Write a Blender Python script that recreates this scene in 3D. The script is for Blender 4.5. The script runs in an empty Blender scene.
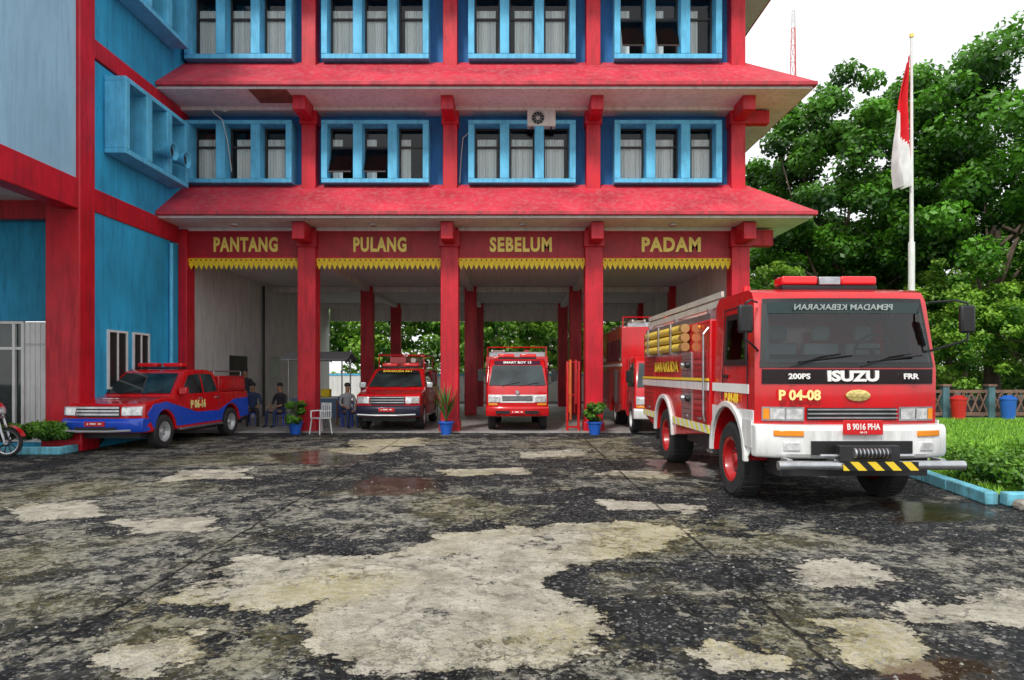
import bpy,bmesh,math,random,numpy as np
from mathutils import Vector,Matrix,Euler
R=random.Random(7)
SC=bpy.context.scene
COL=SC.collection
rad=math.radians
CH=1.7;F=683.0
def G(px,py):
    d=F*CH/(py-372.0); return ((px-512)/F*d,d)

# ------------------------------------------------------------------ materials
_m={}
def M(name,col,rough=.5,metal=0,var=.12,scale=3,bump=0,bscale=40,coat=0,streak=0,emit=0,dirt=0,ior=1.5,dirtcol=None):
    if name in _m: return _m[name]
    m=bpy.data.materials.new(name); m.use_nodes=True; nt=m.node_tree; N=nt.nodes; L=nt.links
    p=N['Principled BSDF']; p.inputs['Roughness'].default_value=rough; p.inputs['Metallic'].default_value=metal
    p.inputs['Coat Weight'].default_value=coat; p.inputs['IOR'].default_value=ior
    p.inputs['Coat Roughness'].default_value=.08
    tc=N.new('ShaderNodeTexCoord')
    no=N.new('ShaderNodeTexNoise'); no.inputs['Scale'].default_value=scale; no.inputs['Detail'].default_value=6
    mp=N.new('ShaderNodeMapping'); L.new(tc.outputs['Object'],mp.inputs[0]); L.new(mp.outputs[0],no.inputs['Vector'])
    if streak: mp.inputs['Scale'].default_value=(1,1,streak)
    r=N.new('ShaderNodeMapRange'); r.inputs[1].default_value=.3; r.inputs[2].default_value=.7
    L.new(no.outputs['Fac'],r.inputs[0])
    mx=N.new('ShaderNodeMix'); mx.data_type='RGBA'
    a=[max(0,c*(1-var)) for c in col]; b=[min(1,c*(1+var)+var*.01) for c in col]
    mx.inputs[6].default_value=(*a,1); mx.inputs[7].default_value=(*b,1)
    L.new(r.outputs[0],mx.inputs[0])
    out=mx.outputs[2]
    if dirt:
        n2=N.new('ShaderNodeTexNoise'); n2.inputs['Scale'].default_value=2.6; n2.inputs['Detail'].default_value=10; n2.inputs['Roughness'].default_value=.75
        m2=N.new('ShaderNodeMapping'); m2.inputs['Scale'].default_value=(2.5,2.5,.3); L.new(tc.outputs['Object'],m2.inputs[0]); L.new(m2.outputs[0],n2.inputs['Vector'])
        r2=N.new('ShaderNodeMapRange'); r2.inputs[1].default_value=.47; r2.inputs[2].default_value=.70; r2.inputs[4].default_value=dirt; L.new(n2.outputs['Fac'],r2.inputs[0])
        x2=N.new('ShaderNodeMix'); x2.data_type='RGBA'; x2.inputs[7].default_value=(*(dirtcol or (col[0]*.35+.02,col[1]*.35+.02,col[2]*.35+.02)),1)
        L.new(r2.outputs[0],x2.inputs[0]); L.new(out,x2.inputs[6]); out=x2.outputs[2]
        rr=N.new('ShaderNodeMapRange'); rr.inputs[3].default_value=rough; rr.inputs[4].default_value=min(1,rough+.3); L.new(r2.outputs[0],rr.inputs[0]); L.new(rr.outputs[0],p.inputs['Roughness'])
    L.new(out,p.inputs['Base Color'])
    if bump:
        nb=N.new('ShaderNodeTexNoise'); nb.inputs['Scale'].default_value=bscale; nb.inputs['Detail'].default_value=5
        L.new(tc.outputs['Object'],nb.inputs['Vector'])
        bp=N.new('ShaderNodeBump'); bp.inputs['Strength'].default_value=bump; bp.inputs['Distance'].default_value=.02
        L.new(nb.outputs['Fac'],bp.inputs['Height']); L.new(bp.outputs[0],p.inputs['Normal'])
    _m[name]=m; return m
def MW(name,c1,c2,scale,dirn='X',bump=0,rough=.6,diag=None,prof='SIN',thr=None):
    if name in _m: return _m[name]
    m=bpy.data.materials.new(name); m.use_nodes=True; nt=m.node_tree; N=nt.nodes; L=nt.links
    p=N['Principled BSDF']; p.inputs['Roughness'].default_value=rough
    tc=N.new('ShaderNodeTexCoord'); mp=N.new('ShaderNodeMapping'); L.new(tc.outputs['Object'],mp.inputs[0])
    if diag: mp.inputs['Rotation'].default_value=diag
    w=N.new('ShaderNodeTexWave'); w.bands_direction=dirn; w.wave_profile=prof; w.inputs['Scale'].default_value=scale
    L.new(mp.outputs[0],w.inputs['Vector'])
    cr=N.new('ShaderNodeMapRange'); cr.inputs[1].default_value=.48 if thr else 0; cr.inputs[2].default_value=.52 if thr else 1
    L.new(w.outputs['Fac'],cr.inputs[0])
    mx=N.new('ShaderNodeMix'); mx.data_type='RGBA'; mx.inputs[6].default_value=(*c1,1); mx.inputs[7].default_value=(*c2,1)
    L.new(cr.outputs[0],mx.inputs[0]); L.new(mx.outputs[2],p.inputs['Base Color'])
    if bump:
        bp=N.new('ShaderNodeBump'); bp.inputs['Strength'].default_value=bump; bp.inputs['Distance'].default_value=.03
        L.new(w.outputs['Fac'],bp.inputs['Height']); L.new(bp.outputs[0],p.inputs['Normal'])
    _m[name]=m; return m
red_paint=M('red_column_paint',(.62,.006,.022),.40,var=.18,scale=1.5,bump=.2,bscale=25,dirt=.7,dirtcol=(.20,.008,.014))
red_sign=M('red_sign_paint',(.40,.004,.014),.45,var=.2,dirt=.4)
red_roof=M('red_roof_paint',(.60,.030,.055),.6,var=.25,scale=1.2,bump=.4,bscale=12,dirt=.75,dirtcol=(.50,.17,.17))
red_edge=M('roof_edge_paint',(.58,.04,.065),.55,var=.25,dirt=.8,dirtcol=(.20,.07,.07))
cyan=M('cyan_wall_paint',(.022,.38,.66),.65,var=.22,scale=.7,bump=.2,bscale=30,dirt=.7,dirtcol=(.015,.17,.33))
cyan2=M('light_cyan_trim_paint',(.12,.55,.84),.55,var=.15,dirt=.6,dirtcol=(.04,.22,.37))
pale=M('pale_blue_wall_paint',(.36,.62,.82),.65,var=.12,scale=.6,bump=.15,dirt=.5,dirtcol=(.2,.38,.52))
blue=M('deep_blue_wall_paint',(.008,.15,.42),.6,var=.2,scale=1,bump=.15,dirt=.6)
soff=M('soffit_plaster',(.80,.77,.76),.8,var=.10,scale=1.2,dirt=.5,dirtcol=(.42,.32,.28))
white=M('white_wall_plaster',(.80,.80,.76),.8,var=.08,scale=.8,dirt=.55,dirtcol=(.34,.33,.29))
ceil=MW('white_ceiling_panels',(.78,.78,.76),(.82,.82,.80),3,'X',.3,.8)
gold=M('gold_lettering',(1.0,.74,.14),.4,var=.06)
yellow=M('yellow_trim',(1.0,.64,.01),.5,var=.2,scale=20)
dark=M('dark_metal',(.02,.02,.022),.45,var=.3)
black=M('black_plastic',(.012,.012,.013),.4,var=.3)
rubber=M('tyre_rubber',(.02,.02,.021),.8,var=.3,bump=.3,bscale=60,dirt=.6,dirtcol=(.07,.065,.055))
steel=M('brushed_steel',(.55,.56,.58),.32,.9,var=.2,scale=8,dirt=.3)
silver=M('silver_paint',(.5,.51,.52),.35,.4,var=.1)
truckred=M('vehicle_red_paint',(.64,.005,.010),.24,var=.10,scale=2,coat=.7,dirt=.35,dirtcol=(.20,.025,.02))
truckred2=M('vehicle_dark_red_paint',(.44,.005,.008),.35,var=.18,scale=2,coat=.4,dirt=.4)
truckwhite=M('vehicle_white_paint',(.82,.83,.82),.3,var=.06,coat=.4,dirt=.55,dirtcol=(.34,.32,.28))
truckblue=M('vehicle_blue_paint',(.012,.08,.62),.3,var=.08,coat=.5)
darkblue=M('vehicle_dark_paint',(.02,.022,.05),.35,var=.1,coat=.4)
autoglass=M('vehicle_glass',(.018,.030,.032),.03,var=.9,scale=1.6,ior=1.65)  # strong noise in the base colour paints uneven reflections into the glass
lens=M('headlight_lens',(.75,.77,.76),.12,.3,var=.4,scale=14,coat=1)
amber=M('amber_lens',(.85,.28,.02),.2,var=.1,coat=.5)
redlens=M('red_lamp_lens',(.78,.01,.015),.15,var=.1,coat=.6)
chev=MW('chevron_stripes',(.85,.6,.03),(.01,.01,.01),2.2,'X',diag=(0,rad(45),0),thr=1)
redwhite=MW('side_warning_stripes',(.85,.75,.1),(.75,.75,.75),1.6,'Y',diag=(rad(45),0,0),thr=1)
bluekerb=M('blue_kerb_paint',(.16,.52,.66),.7,var=.25,scale=5,bump=.4,dirt=.8,dirtcol=(.10,.15,.14))
barkm=M('bark',(.16,.12,.09),.9,var=.4,scale=6,bump=.8,bscale=14,streak=.3)
potm=M('blue_pot',(.02,.12,.55),.4,var=.15)
soil=M('soil',(.06,.045,.03),.95,var=.3)
yhose=M('yellow_hose_tube',(.92,.60,.08),.4,var=.2)
beige=M('ladder_metal',(.66,.63,.54),.45,.3,var=.12)
curtain=MW('white_curtain',(.94,.94,.92),(.82,.84,.82),5,'X',.6,.9)
sashm=M('dark_sash',(.035,.028,.025),.5,var=.3)
platered=M('red_plate',(.62,.008,.012),.4)
txtw=M('white_lettering',(.88,.88,.85),.4,var=.03)
txty=M('yellow_lettering',(.95,.70,.05),.4,var=.03)
txtc=M('cream_lettering',(.95,.82,.32),.4,var=.03)
skin=M('skin',(.36,.19,.11),.6)
hairm=M('hair',(.012,.01,.009),.6)
cloth1=M('dark_navy_cloth',(.03,.05,.12),.9,var=.3)
cloth2=M('black_cloth',(.03,.03,.034),.9,var=.3)
cloth3=M('grey_cloth',(.30,.31,.33),.9,var=.2)
seatm=M('seat_fabric',(.20,.20,.21),.8,var=.2)
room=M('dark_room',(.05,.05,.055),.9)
floorc=M('bay_floor_concrete',(.36,.34,.32),.45,var=.3,scale=1.5,bump=.15,bscale=30,dirt=.7)

def glassmat(nm,tint,ior):
    m=bpy.data.materials.new(nm); m.use_nodes=True; nt=m.node_tree; N=nt.nodes; L=nt.links; N.clear()
    o=N.new('ShaderNodeOutputMaterial'); mi=N.new('ShaderNodeMixShader'); t=N.new('ShaderNodeBsdfTransparent'); g=N.new('ShaderNodeBsdfGlossy')
    t.inputs[0].default_value=(*tint,1); g.inputs['Roughness'].default_value=.02; f=N.new('ShaderNodeFresnel'); f.inputs[0].default_value=ior
    L.new(f.outputs[0],mi.inputs[0]); L.new(t.outputs[0],mi.inputs[1]); L.new(g.outputs[0],mi.inputs[2]); L.new(mi.outputs[0],o.inputs[0])
    return m
glassm=glassmat('window_glass',(.95,.98,.98),1.5)
glassv=glassmat('windshield_glass',(.70,.86,.84),1.75)
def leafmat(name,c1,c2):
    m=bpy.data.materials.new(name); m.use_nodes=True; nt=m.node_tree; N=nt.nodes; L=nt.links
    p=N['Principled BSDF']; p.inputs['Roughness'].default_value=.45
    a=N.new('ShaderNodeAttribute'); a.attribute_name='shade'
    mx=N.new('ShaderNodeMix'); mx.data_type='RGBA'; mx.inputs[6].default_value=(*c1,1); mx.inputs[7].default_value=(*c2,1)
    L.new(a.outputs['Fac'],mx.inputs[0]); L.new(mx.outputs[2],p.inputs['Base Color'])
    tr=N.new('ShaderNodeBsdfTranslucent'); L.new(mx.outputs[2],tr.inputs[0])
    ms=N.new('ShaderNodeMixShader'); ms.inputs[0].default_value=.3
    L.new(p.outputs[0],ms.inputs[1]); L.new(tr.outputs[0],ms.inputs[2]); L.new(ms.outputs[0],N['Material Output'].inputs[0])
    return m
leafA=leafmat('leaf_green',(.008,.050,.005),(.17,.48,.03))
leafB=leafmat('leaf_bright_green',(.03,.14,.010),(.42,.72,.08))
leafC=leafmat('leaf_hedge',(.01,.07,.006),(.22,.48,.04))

# ------------------------------------------------------------------ mesh builder
class MB:
    def __init__(s): s.bm=bmesh.new(); s.mats=[]
    def mi(s,m):
        if m not in s.mats: s.mats.append(m)
        return s.mats.index(m)
    def poly(s,vs,m):
        f=s.bm.faces.new([s.bm.verts.new(v) for v in vs]); f.material_index=s.mi(m); return f
    def box(s,x0,x1,y0,y1,z0,z1,m,mat=None):
        v=[Vector((x,y,z)) for x in(x0,x1) for y in(y0,y1) for z in(z0,z1)]
        if mat is not None: v=[mat@a for a in v]
        b=[s.bm.verts.new(a) for a in v]; k=s.mi(m)
        for q in((0,1,3,2),(4,6,7,5),(0,4,5,1),(2,3,7,6),(0,2,6,4),(1,5,7,3)):
            f=s.bm.faces.new([b[i] for i in q]); f.material_index=k
        return s
    def cyl(s,p0,p1,r,m,r1=None,n=14):
        p0=Vector(p0);p1=Vector(p1); r1=r if r1 is None else r1
        d=(p1-p0).normalized(); a=d.orthogonal().normalized(); b=d.cross(a); k=s.mi(m)
        A=[s.bm.verts.new(p0+(a*math.cos(t)+b*math.sin(t))*r) for t in[2*math.pi*i/n for i in range(n)]]
        Bv=[s.bm.verts.new(p1+(a*math.cos(t)+b*math.sin(t))*r1) for t in[2*math.pi*i/n for i in range(n)]]
        for i in range(n):
            f=s.bm.faces.new((A[i],A[(i+1)%n],Bv[(i+1)%n],Bv[i])); f.material_index=k
        f=s.bm.faces.new(A[::-1]);f.material_index=k; f=s.bm.faces.new(Bv);f.material_index=k
        return s
    def tube(s,pts,r,m,n=8):
        for a,b in zip(pts[:-1],pts[1:]): s.cyl(a,b,r,m,n=n)
        return s
    def prism(s,pts,x0,x1,m,nseg=1,fn=None):
        k=s.mi(m); rings=[]
        for i in range(nseg+1):
            x=x0+(x1-x0)*i/nseg
            rings.append([s.bm.verts.new(fn(x,y,z) if fn else (x,y,z)) for y,z in pts])
        n=len(pts)
        for a,b in zip(rings[:-1],rings[1:]):
            for i in range(n):
                f=s.bm.faces.new((a[i],a[(i+1)%n],b[(i+1)%n],b[i])); f.material_index=k
        f=s.bm.faces.new(rings[0][::-1]);f.material_index=k; f=s.bm.faces.new(rings[-1]);f.material_index=k
        return s
    def strip(s,prof,x0,x1,m,nseg=6,fn=None,xs=None):
        k=s.mi(m); g=[]
        for j,(y,z) in enumerate(prof):
            a,b=(xs[j] if xs else (x0,x1))
            g.append([s.bm.verts.new(fn(a+(b-a)*i/nseg,y,z) if fn else (a+(b-a)*i/nseg,y,z)) for i in range(nseg+1)])
        for a,b in zip(g[:-1],g[1:]):
            for i in range(nseg):
                f=s.bm.faces.new((a[i],a[i+1],b[i+1],b[i])); f.material_index=k
        return s
    def side(s,pts,x,m,fn=None,th=.012):
        return s.prism(pts,x-(th if x>0 else 0),x+(0 if x>0 else th),m,1,fn)
    def lathe(s,c,prof,m,sg=1,n=28,axis='x'):
        k=s.mi(m); rings=[]
        for r,a in prof:
            ring=[]
            for i in range(n):
                t=2*math.pi*i/n
                if axis=='x': v=(c[0]+sg*a,c[1]+r*math.cos(t),c[2]+r*math.sin(t))
                elif axis=='z': v=(c[0]+r*math.cos(t),c[1]+r*math.sin(t),c[2]+a)
                else: v=(c[0]+r*math.cos(t),c[1]+sg*a,c[2]+r*math.sin(t))
                ring.append(s.bm.verts.new(v))
            rings.append(ring)
        for a,b in zip(rings[:-1],rings[1:]):
            for i in range(n):
                f=s.bm.faces.new((a[i],a[(i+1)%n],b[(i+1)%n],b[i])); f.material_index=k
        return s
    def done(s,name,parent=None,bevel=0,smooth=30,label=None,seg=2,world=False):
        bmesh.ops.recalc_face_normals(s.bm,faces=s.bm.faces)
        me=bpy.data.meshes.new(name); s.bm.to_mesh(me); s.bm.free()
        for m in s.mats: me.materials.append(m)
        if smooth:
            for p in me.polygons: p.use_smooth=True
            try: me.set_sharp_from_angle(angle=rad(smooth))
            except Exception: pass
        o=bpy.data.objects.new(name,me); COL.objects.link(o)
        if parent is not None:
            o.parent=parent
            if world and parent.parent is None and parent.type=='EMPTY': o.matrix_parent_inverse=Matrix.Translation(-parent.location)
        if bevel:
            b=o.modifiers.new('bevel','BEVEL'); b.width=bevel; b.segments=seg; b.limit_method='ANGLE'; b.angle_limit=rad(38)
        if label: o['label']=label
        return o
def carve(o,cutters):
    for c in cutters:
        md=o.modifiers.new('cut','BOOLEAN'); md.operation='DIFFERENCE'; md.solver='EXACT'; md.object=c
    bpy.context.view_layer.update()
    dg=bpy.context.evaluated_depsgraph_get(); me=bpy.data.meshes.new_from_object(o.evaluated_get(dg))
    o.modifiers.clear(); o.data=me
    for c in cutters: bpy.data.objects.remove(c)
    for p in me.polygons: p.use_smooth=True
    try: me.set_sharp_from_angle(angle=rad(30))
    except Exception: pass
def thing(name,label,cat,loc=(0,0,0),rz=0,group=None):
    e=bpy.data.objects.new(name,None); e.empty_display_size=.3; e.location=loc; e.rotation_euler=(0,0,rz); COL.objects.link(e)
    e['label']=label; e['category']=cat
    if group: e['group']=group
    return e
def tag(o,label,cat,group=None):
    o['label']=label;o['category']=cat
    if group:o['group']=group
    return o
def text(s,parent,size,loc,rot,m,name='lettering',bold=0,ext=.004,mirror=False,xs=1,align='CENTER',space=1):
    cu=bpy.data.curves.new('t','FONT'); cu.body=s; cu.size=size; cu.align_x=align; cu.align_y='CENTER'; cu.extrude=ext; cu.offset=bold; cu.resolution_u=3; cu.space_character=space
    t=bpy.data.objects.new('t',cu); COL.objects.link(t)
    dg=bpy.context.evaluated_depsgraph_get(); me=bpy.data.meshes.new_from_object(t.evaluated_get(dg))
    bpy.data.objects.remove(t); me.materials.clear(); me.materials.append(m); me.name=name
    me.transform(Matrix.Diagonal((-xs if mirror else xs,1,1,1)))
    o=bpy.data.objects.new(name,me); COL.objects.link(o); o.parent=parent
    o.location=loc; o.rotation_euler=rot
    return o
FR=(rad(90),0,0); LS=(rad(90),0,rad(-90)); RS=(rad(90),0,rad(90))
def arc(cy,cz,r,a0,a1,n=10):
    return [(cy+r*math.cos(rad(a0+(a1-a0)*i/n)),cz+r*math.sin(rad(a0+(a1-a0)*i/n))) for i in range(n+1)]

# ------------------------------------------------------------------ GROUND
def sdf(poly,X,Y):
    P=np.array(poly); n=len(P); d=np.full(X.shape,1e9); ins=np.zeros(X.shape,bool)
    for i in range(n):
        a=P[i];b=P[(i+1)%n]; e=b-a; wx=X-a[0]; wy=Y-a[1]
        t=np.clip((wx*e[0]+wy*e[1])/(e@e),0,1); d=np.minimum(d,(wx-e[0]*t)**2+(wy-e[1]*t)**2)
        c=((a[1]>Y)!=(b[1]>Y)); xx=(b[0]-a[0])*(Y-a[1])/((b[1]-a[1]) if b[1]!=a[1] else 1e-9)+a[0]
        ins^=c&(X<xx)
    return np.where(ins,1,-1)*np.sqrt(d)
light_p=[[(165,604),(215,577),(240,557),(330,558),(400,554),(445,532),(545,526),(640,521),(695,530),(655,549),(560,566),(545,580),(553,592),(608,612),(595,643),(560,658),(430,680),(345,670),(308,626),(320,604),(240,604)],
 [(830,622),(890,620),(940,640),(930,667),(880,662),(835,640)],[(790,568),(840,562),(885,572),(870,588),(820,585)],
 [(890,603),(1030,592),(1060,622),(960,634),(900,622)],[(600,500),(700,505),(690,512),(610,509)],[(700,650),(740,648),(762,662),(720,669)],
 [(355,440),(420,438),(420,446),(350,447)],[(615,470),(680,472),(660,478),(600,474)],[(440,470),(520,468),(525,474),(450,476)],
 [(180,470),(250,468),(250,478),(170,480)],[(20,505),(90,500),(100,515),(20,522)],[(110,655),(170,640),(190,655),(130,672)],
 [(330,448),(400,446),(395,452),(325,455)],[(120,520),(200,516),(210,530),(130,534)],[(520,452),(580,450),(580,456),(525,458)]]
mid_p=[[(-60,474),(100,470),(240,490),(350,515),(250,550),(190,585),(100,612),(-60,660)],[(580,650),(640,643),(715,655),(725,690),(585,690)],
 [(690,545),(800,528),(900,543),(1060,560),(1060,600),(900,588),(780,566)],[(280,495),(420,490),(530,508),(440,530),(300,535)],
 [(100,440),(330,436),(370,462),(250,477),(100,470)],[(50,636),(150,618),(210,650),(130,690),(0,690)],[(235,640),(300,636),(318,690),(240,690)],
 [(420,438),(620,438),(660,458),(440,462)],[(600,575),(660,565),(670,590),(620,600)],[(760,600),(820,605),(830,640),(780,640)],
 [(420,680),(600,655),(600,700),(420,700)],[(640,510),(740,525),(690,550),(560,568),(600,540)],[(560,470),(700,480),(700,492),(560,486)]]
wet_p=[[(350,484),(380,476),(430,478),(440,488),(400,497),(352,495)],[(270,454),(320,450),(370,458),(345,466),(280,463)],[(900,655),(960,650),(1030,660),(1030,685),(900,685)],[(880,500),(985,503),(1000,520),(900,524)],[(640,458),(700,462),(720,478),(660,474)]]
xs=np.concatenate([[-600,-200,-80,-40,-25,-18],np.arange(-14,14.01,.11),[18,25,40,80,200,600]])
ys=np.concatenate([[-60,-20,-5,0],np.arange(1,19.8,.1),[22,26,32,40,60,120,300,900]])
GX,GY=np.meshgrid(xs,ys)
def field(ps):
    f=np.full(GX.shape,-3.0)
    for p in ps: f=np.maximum(f,sdf([G(*q) for q in p],GX,GY))
    return np.clip(f,-1.5,1.5)
fl,fm,fw=field(light_p),field(mid_p),field(wet_p)
nx,ny=len(xs),len(ys)
vv=[(float(x),float(y),0) for y in ys for x in xs]
ff=[(j*nx+i,j*nx+i+1,(j+1)*nx+i+1,(j+1)*nx+i) for j in range(ny-1) for i in range(nx-1)]
me=bpy.data.meshes.new('ground'); me.from_pydata(vv,[],ff)
for nme,fd in(('light',fl),('mid',fm),('wet',fw)):
    at=me.attributes.new(nme,'FLOAT','POINT'); at.data.foreach_set('value',fd.ravel().astype(np.float32))
ground=bpy.data.objects.new('ground',me); COL.objects.link(ground); ground['kind']='structure'
def groundmat():
    m=bpy.data.materials.new('broken_asphalt'); m.use_nodes=True; nt=m.node_tree; N=nt.nodes; L=nt.links
    p=N['Principled BSDF']; tc=N.new('ShaderNodeTexCoord')
    def noise(sc,det=6,ro=.6,off=0):
        n=N.new('ShaderNodeTexNoise'); n.inputs['Scale'].default_value=sc; n.inputs['Detail'].default_value=det; n.inputs['Roughness'].default_value=ro
        if off:
            mp=N.new('ShaderNodeMapping'); mp.inputs['Location'].default_value=(off,off*2,0); L.new(tc.outputs['Object'],mp.inputs[0]); L.new(mp.outputs[0],n.inputs['Vector'])
        else: L.new(tc.outputs['Object'],n.inputs['Vector'])
        return n.outputs['Fac']
    def math_(op,a,b=None,c=None):
        n=N.new('ShaderNodeMath'); n.operation=op
        for i,v in enumerate((a,b,c)):
            if v is None: continue
            if isinstance(v,(int,float)): n.inputs[i].default_value=v
            else: L.new(v,n.inputs[i])
        return n.outputs[0]
    def rng(v,a,b,c=0,d=1):
        n=N.new('ShaderNodeMapRange'); L.new(v,n.inputs[0]); 
        for i,k in zip((1,2,3,4),(a,b,c,d)): n.inputs[i].default_value=k
        return n.outputs[0]
    def mix(f,a,b):
        n=N.new('ShaderNodeMix'); n.data_type='RGBA'
        if isinstance(f,(int,float)): n.inputs[0].default_value=f
        else: L.new(f,n.inputs[0])
        for i,v in((6,a),(7,b)):
            if isinstance(v,tuple): n.inputs[i].default_value=(*v,1)
            else: L.new(v,n.inputs[i])
        return n.outputs[2]
    def att(nm):
        a=N.new('ShaderNodeAttribute'); a.attribute_name=nm; return a.outputs['Fac']
    n1=noise(.8,8,.62); n2=noise(3.3,9,.75,5); n3=noise(14,6,.7,9); n4=noise(.35,5,.6,31); nf=noise(70,4,.7)
    edge=math_('ADD',math_('MULTIPLY',math_('SUBTRACT',n1,.5),1.5),math_('MULTIPLY',math_('SUBTRACT',n2,.5),1.5))
    edge=math_('ADD',edge,math_('MULTIPLY',math_('SUBTRACT',n3,.5),.5))
    L1=math_('ADD',math_('ADD',att('light'),.04),math_('MULTIPLY',edge,.6))
    fL=rng(L1,-.010,.010)
    M1=math_('ADD',math_('ADD',att('mid'),.05),math_('MULTIPLY',edge,1.7))
    fM=rng(M1,-.015,.02)
    free=rng(noise(1.15,10,.76,17),.555,.565)
    free2=rng(noise(2.6,10,.76,47),.595,.602)
    flake=rng(noise(6,8,.78,63),.53,.545)
    vo=N.new('ShaderNodeTexVoronoi'); vo.inputs['Scale'].default_value=44; L.new(tc.outputs['Object'],vo.inputs['Vector'])
    sp=N.new('ShaderNodeSeparateColor'); L.new(vo.outputs['Color'],sp.inputs[0])
    v2=N.new('ShaderNodeTexVoronoi'); v2.inputs['Scale'].default_value=20; L.new(tc.outputs['Object'],v2.inputs['Vector'])
    sp2=N.new('ShaderNodeSeparateColor'); L.new(v2.outputs['Color'],sp2.inputs[0])
    agg=rng(sp.outputs[0],.2,1); agg2=rng(sp2.outputs[0],.75,.95)
    asph=mix(rng(n2,.40,.62),(.006,.007,.010),(.036,.038,.043))
    asph=mix(math_('MULTIPLY',math_('POWER',agg,6),.8),asph,(.34,.335,.32))
    asph=mix(math_('MULTIPLY',agg2,.14),asph,(.18,.18,.18))
    midc=mix(rng(n3,.38,.62),(.13,.128,.108),(.50,.47,.39))
    midc=mix(math_('MULTIPLY',flake,.9),midc,(.030,.031,.030))
    midc=mix(math_('MULTIPLY',math_('POWER',agg,3),.4),midc,(.55,.53,.46))
    lic=mix(rng(n2,.36,.60),(.42,.38,.30),(.82,.76,.63))
    lic=mix(math_('MULTIPLY',rng(nf,.48,.68),.5),lic,(.26,.23,.17))
    lic=mix(math_('MULTIPLY',rng(n3,.54,.64),.55),lic,(.22,.20,.145))
    c=asph
    c=mix(math_('MULTIPLY',free,.85),c,midc)
    c=mix(fM,c,midc)
    c=mix(math_('MULTIPLY',free2,.9),c,mix(.65,midc,lic))
    scab=math_('MULTIPLY',rng(noise(1.9,10,.78,77),.51,.516),fM)
    c=mix(math_('MULTIPLY',scab,.96),c,asph)
    c=mix(fL,c,lic)
    scab2=math_('MULTIPLY',rng(noise(2.0,10,.78,123),.578,.582),fL)
    c=mix(math_('MULTIPLY',scab2,.94),c,mix(.3,asph,midc))
    rim=rng(math_('ABSOLUTE',math_('ADD',L1,.03)),.0,.05,1,0)
    c=mix(math_('MULTIPLY',rim,.85),c,(.006,.006,.006))
    rim2=rng(math_('ABSOLUTE',math_('ADD',M1,.02)),.0,.05,1,0)
    c=mix(math_('MULTIPLY',rim2,.65),c,(.008,.008,.008))
    moss=math_('MULTIPLY',rng(n4,.48,.60),rng(n3,.35,.65,.1,.9))
    mf=math_('MAXIMUM',fL,math_('MULTIPLY',fM,.6))
    c=mix(math_('MULTIPLY',moss,math_('MULTIPLY_ADD',mf,.45,.15)),c,mix(mf,(.05,.055,.015),(.62,.52,.15)))
    dv=N.new('ShaderNodeTexVoronoi'); dv.feature='DISTANCE_TO_EDGE'; dv.inputs['Scale'].default_value=.75
    wn=N.new('ShaderNodeTexNoise'); wn.inputs['Scale'].default_value=2.2; wn.inputs['Detail'].default_value=9; wn.inputs['Roughness'].default_value=.65; L.new(tc.outputs['Object'],wn.inputs['Vector'])
    va=N.new('ShaderNodeVectorMath'); va.operation='ADD'; L.new(tc.outputs['Object'],va.inputs[0]); L.new(wn.outputs['Color'],va.inputs[1]); L.new(va.outputs[0],dv.inputs['Vector'])
    crack=math_('MULTIPLY',rng(dv.outputs['Distance'],.002,.016,1,0),rng(noise(.9,3,.5,201),.43,.55))
    d2=N.new('ShaderNodeTexVoronoi'); d2.feature='DISTANCE_TO_EDGE'; d2.inputs['Scale'].default_value=3.4; L.new(va.outputs[0],d2.inputs['Vector'])
    allig=math_('MULTIPLY',rng(d2.outputs['Distance'],.004,.035,1,0),rng(noise(.6,4,.6,301),.50,.56))
    crack=math_('MAXIMUM',crack,math_('MULTIPLY',allig,.8))
    crack=math_('MULTIPLY',crack,math_('SUBTRACT',1,math_('MULTIPLY',fL,.75)))
    xyz=N.new('ShaderNodeSeparateXYZ'); L.new(tc.outputs['Object'],xyz.inputs[0])
    wob=math_('MULTIPLY',math_('SUBTRACT',n2,.5),.16)
    sm=math_('MINIMUM',math_('ABSOLUTE',math_('ADD',math_('SUBTRACT',xyz.outputs[0],1.85),wob)),math_('ABSOLUTE',math_('ADD',math_('ADD',xyz.outputs[0],2.85),wob)))
    sm=math_('MINIMUM',sm,math_('ABSOLUTE',math_('ADD',math_('SUBTRACT',xyz.outputs[1],11.5),wob)))
    seam=math_('MULTIPLY',rng(sm,.006,.022,1,0),rng(n1,.38,.5,.3,1))
    cs=math_('MAXIMUM',crack,seam)
    c=mix(math_('MULTIPLY',cs,.9),c,(.005,.005,.005))
    W1=math_('ADD',att('wet'),math_('MULTIPLY',edge,.5)); fW=rng(W1,-.05,.05)
    c=mix(fW,c,mix(.75,c,(.040,.018,.010)))
    L.new(c,p.inputs['Base Color'])
    damp=rng(math_('ADD',W1,.6),-.3,.6)
    ro=math_('SUBTRACT',rng(n2,.3,.7,.62,.92),math_('MULTIPLY',damp,.25))
    rr=N.new('ShaderNodeMix'); rr.data_type='FLOAT'; L.new(fW,rr.inputs[0]); L.new(ro,rr.inputs[2]); rr.inputs[3].default_value=.08
    L.new(rr.outputs[0],p.inputs['Roughness']); p.inputs['Specular IOR Level'].default_value=.22
    h=math_('ADD',math_('MULTIPLY',agg,.6),math_('MULTIPLY',n2,1.8)); h=math_('ADD',h,math_('MULTIPLY',n3,1.2)); h=math_('SUBTRACT',h,math_('MULTIPLY',fL,1.2)); h=math_('SUBTRACT',h,math_('MULTIPLY',cs,1.6))
    dry=math_('SUBTRACT',1,math_('MULTIPLY',fW,.95))
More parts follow.
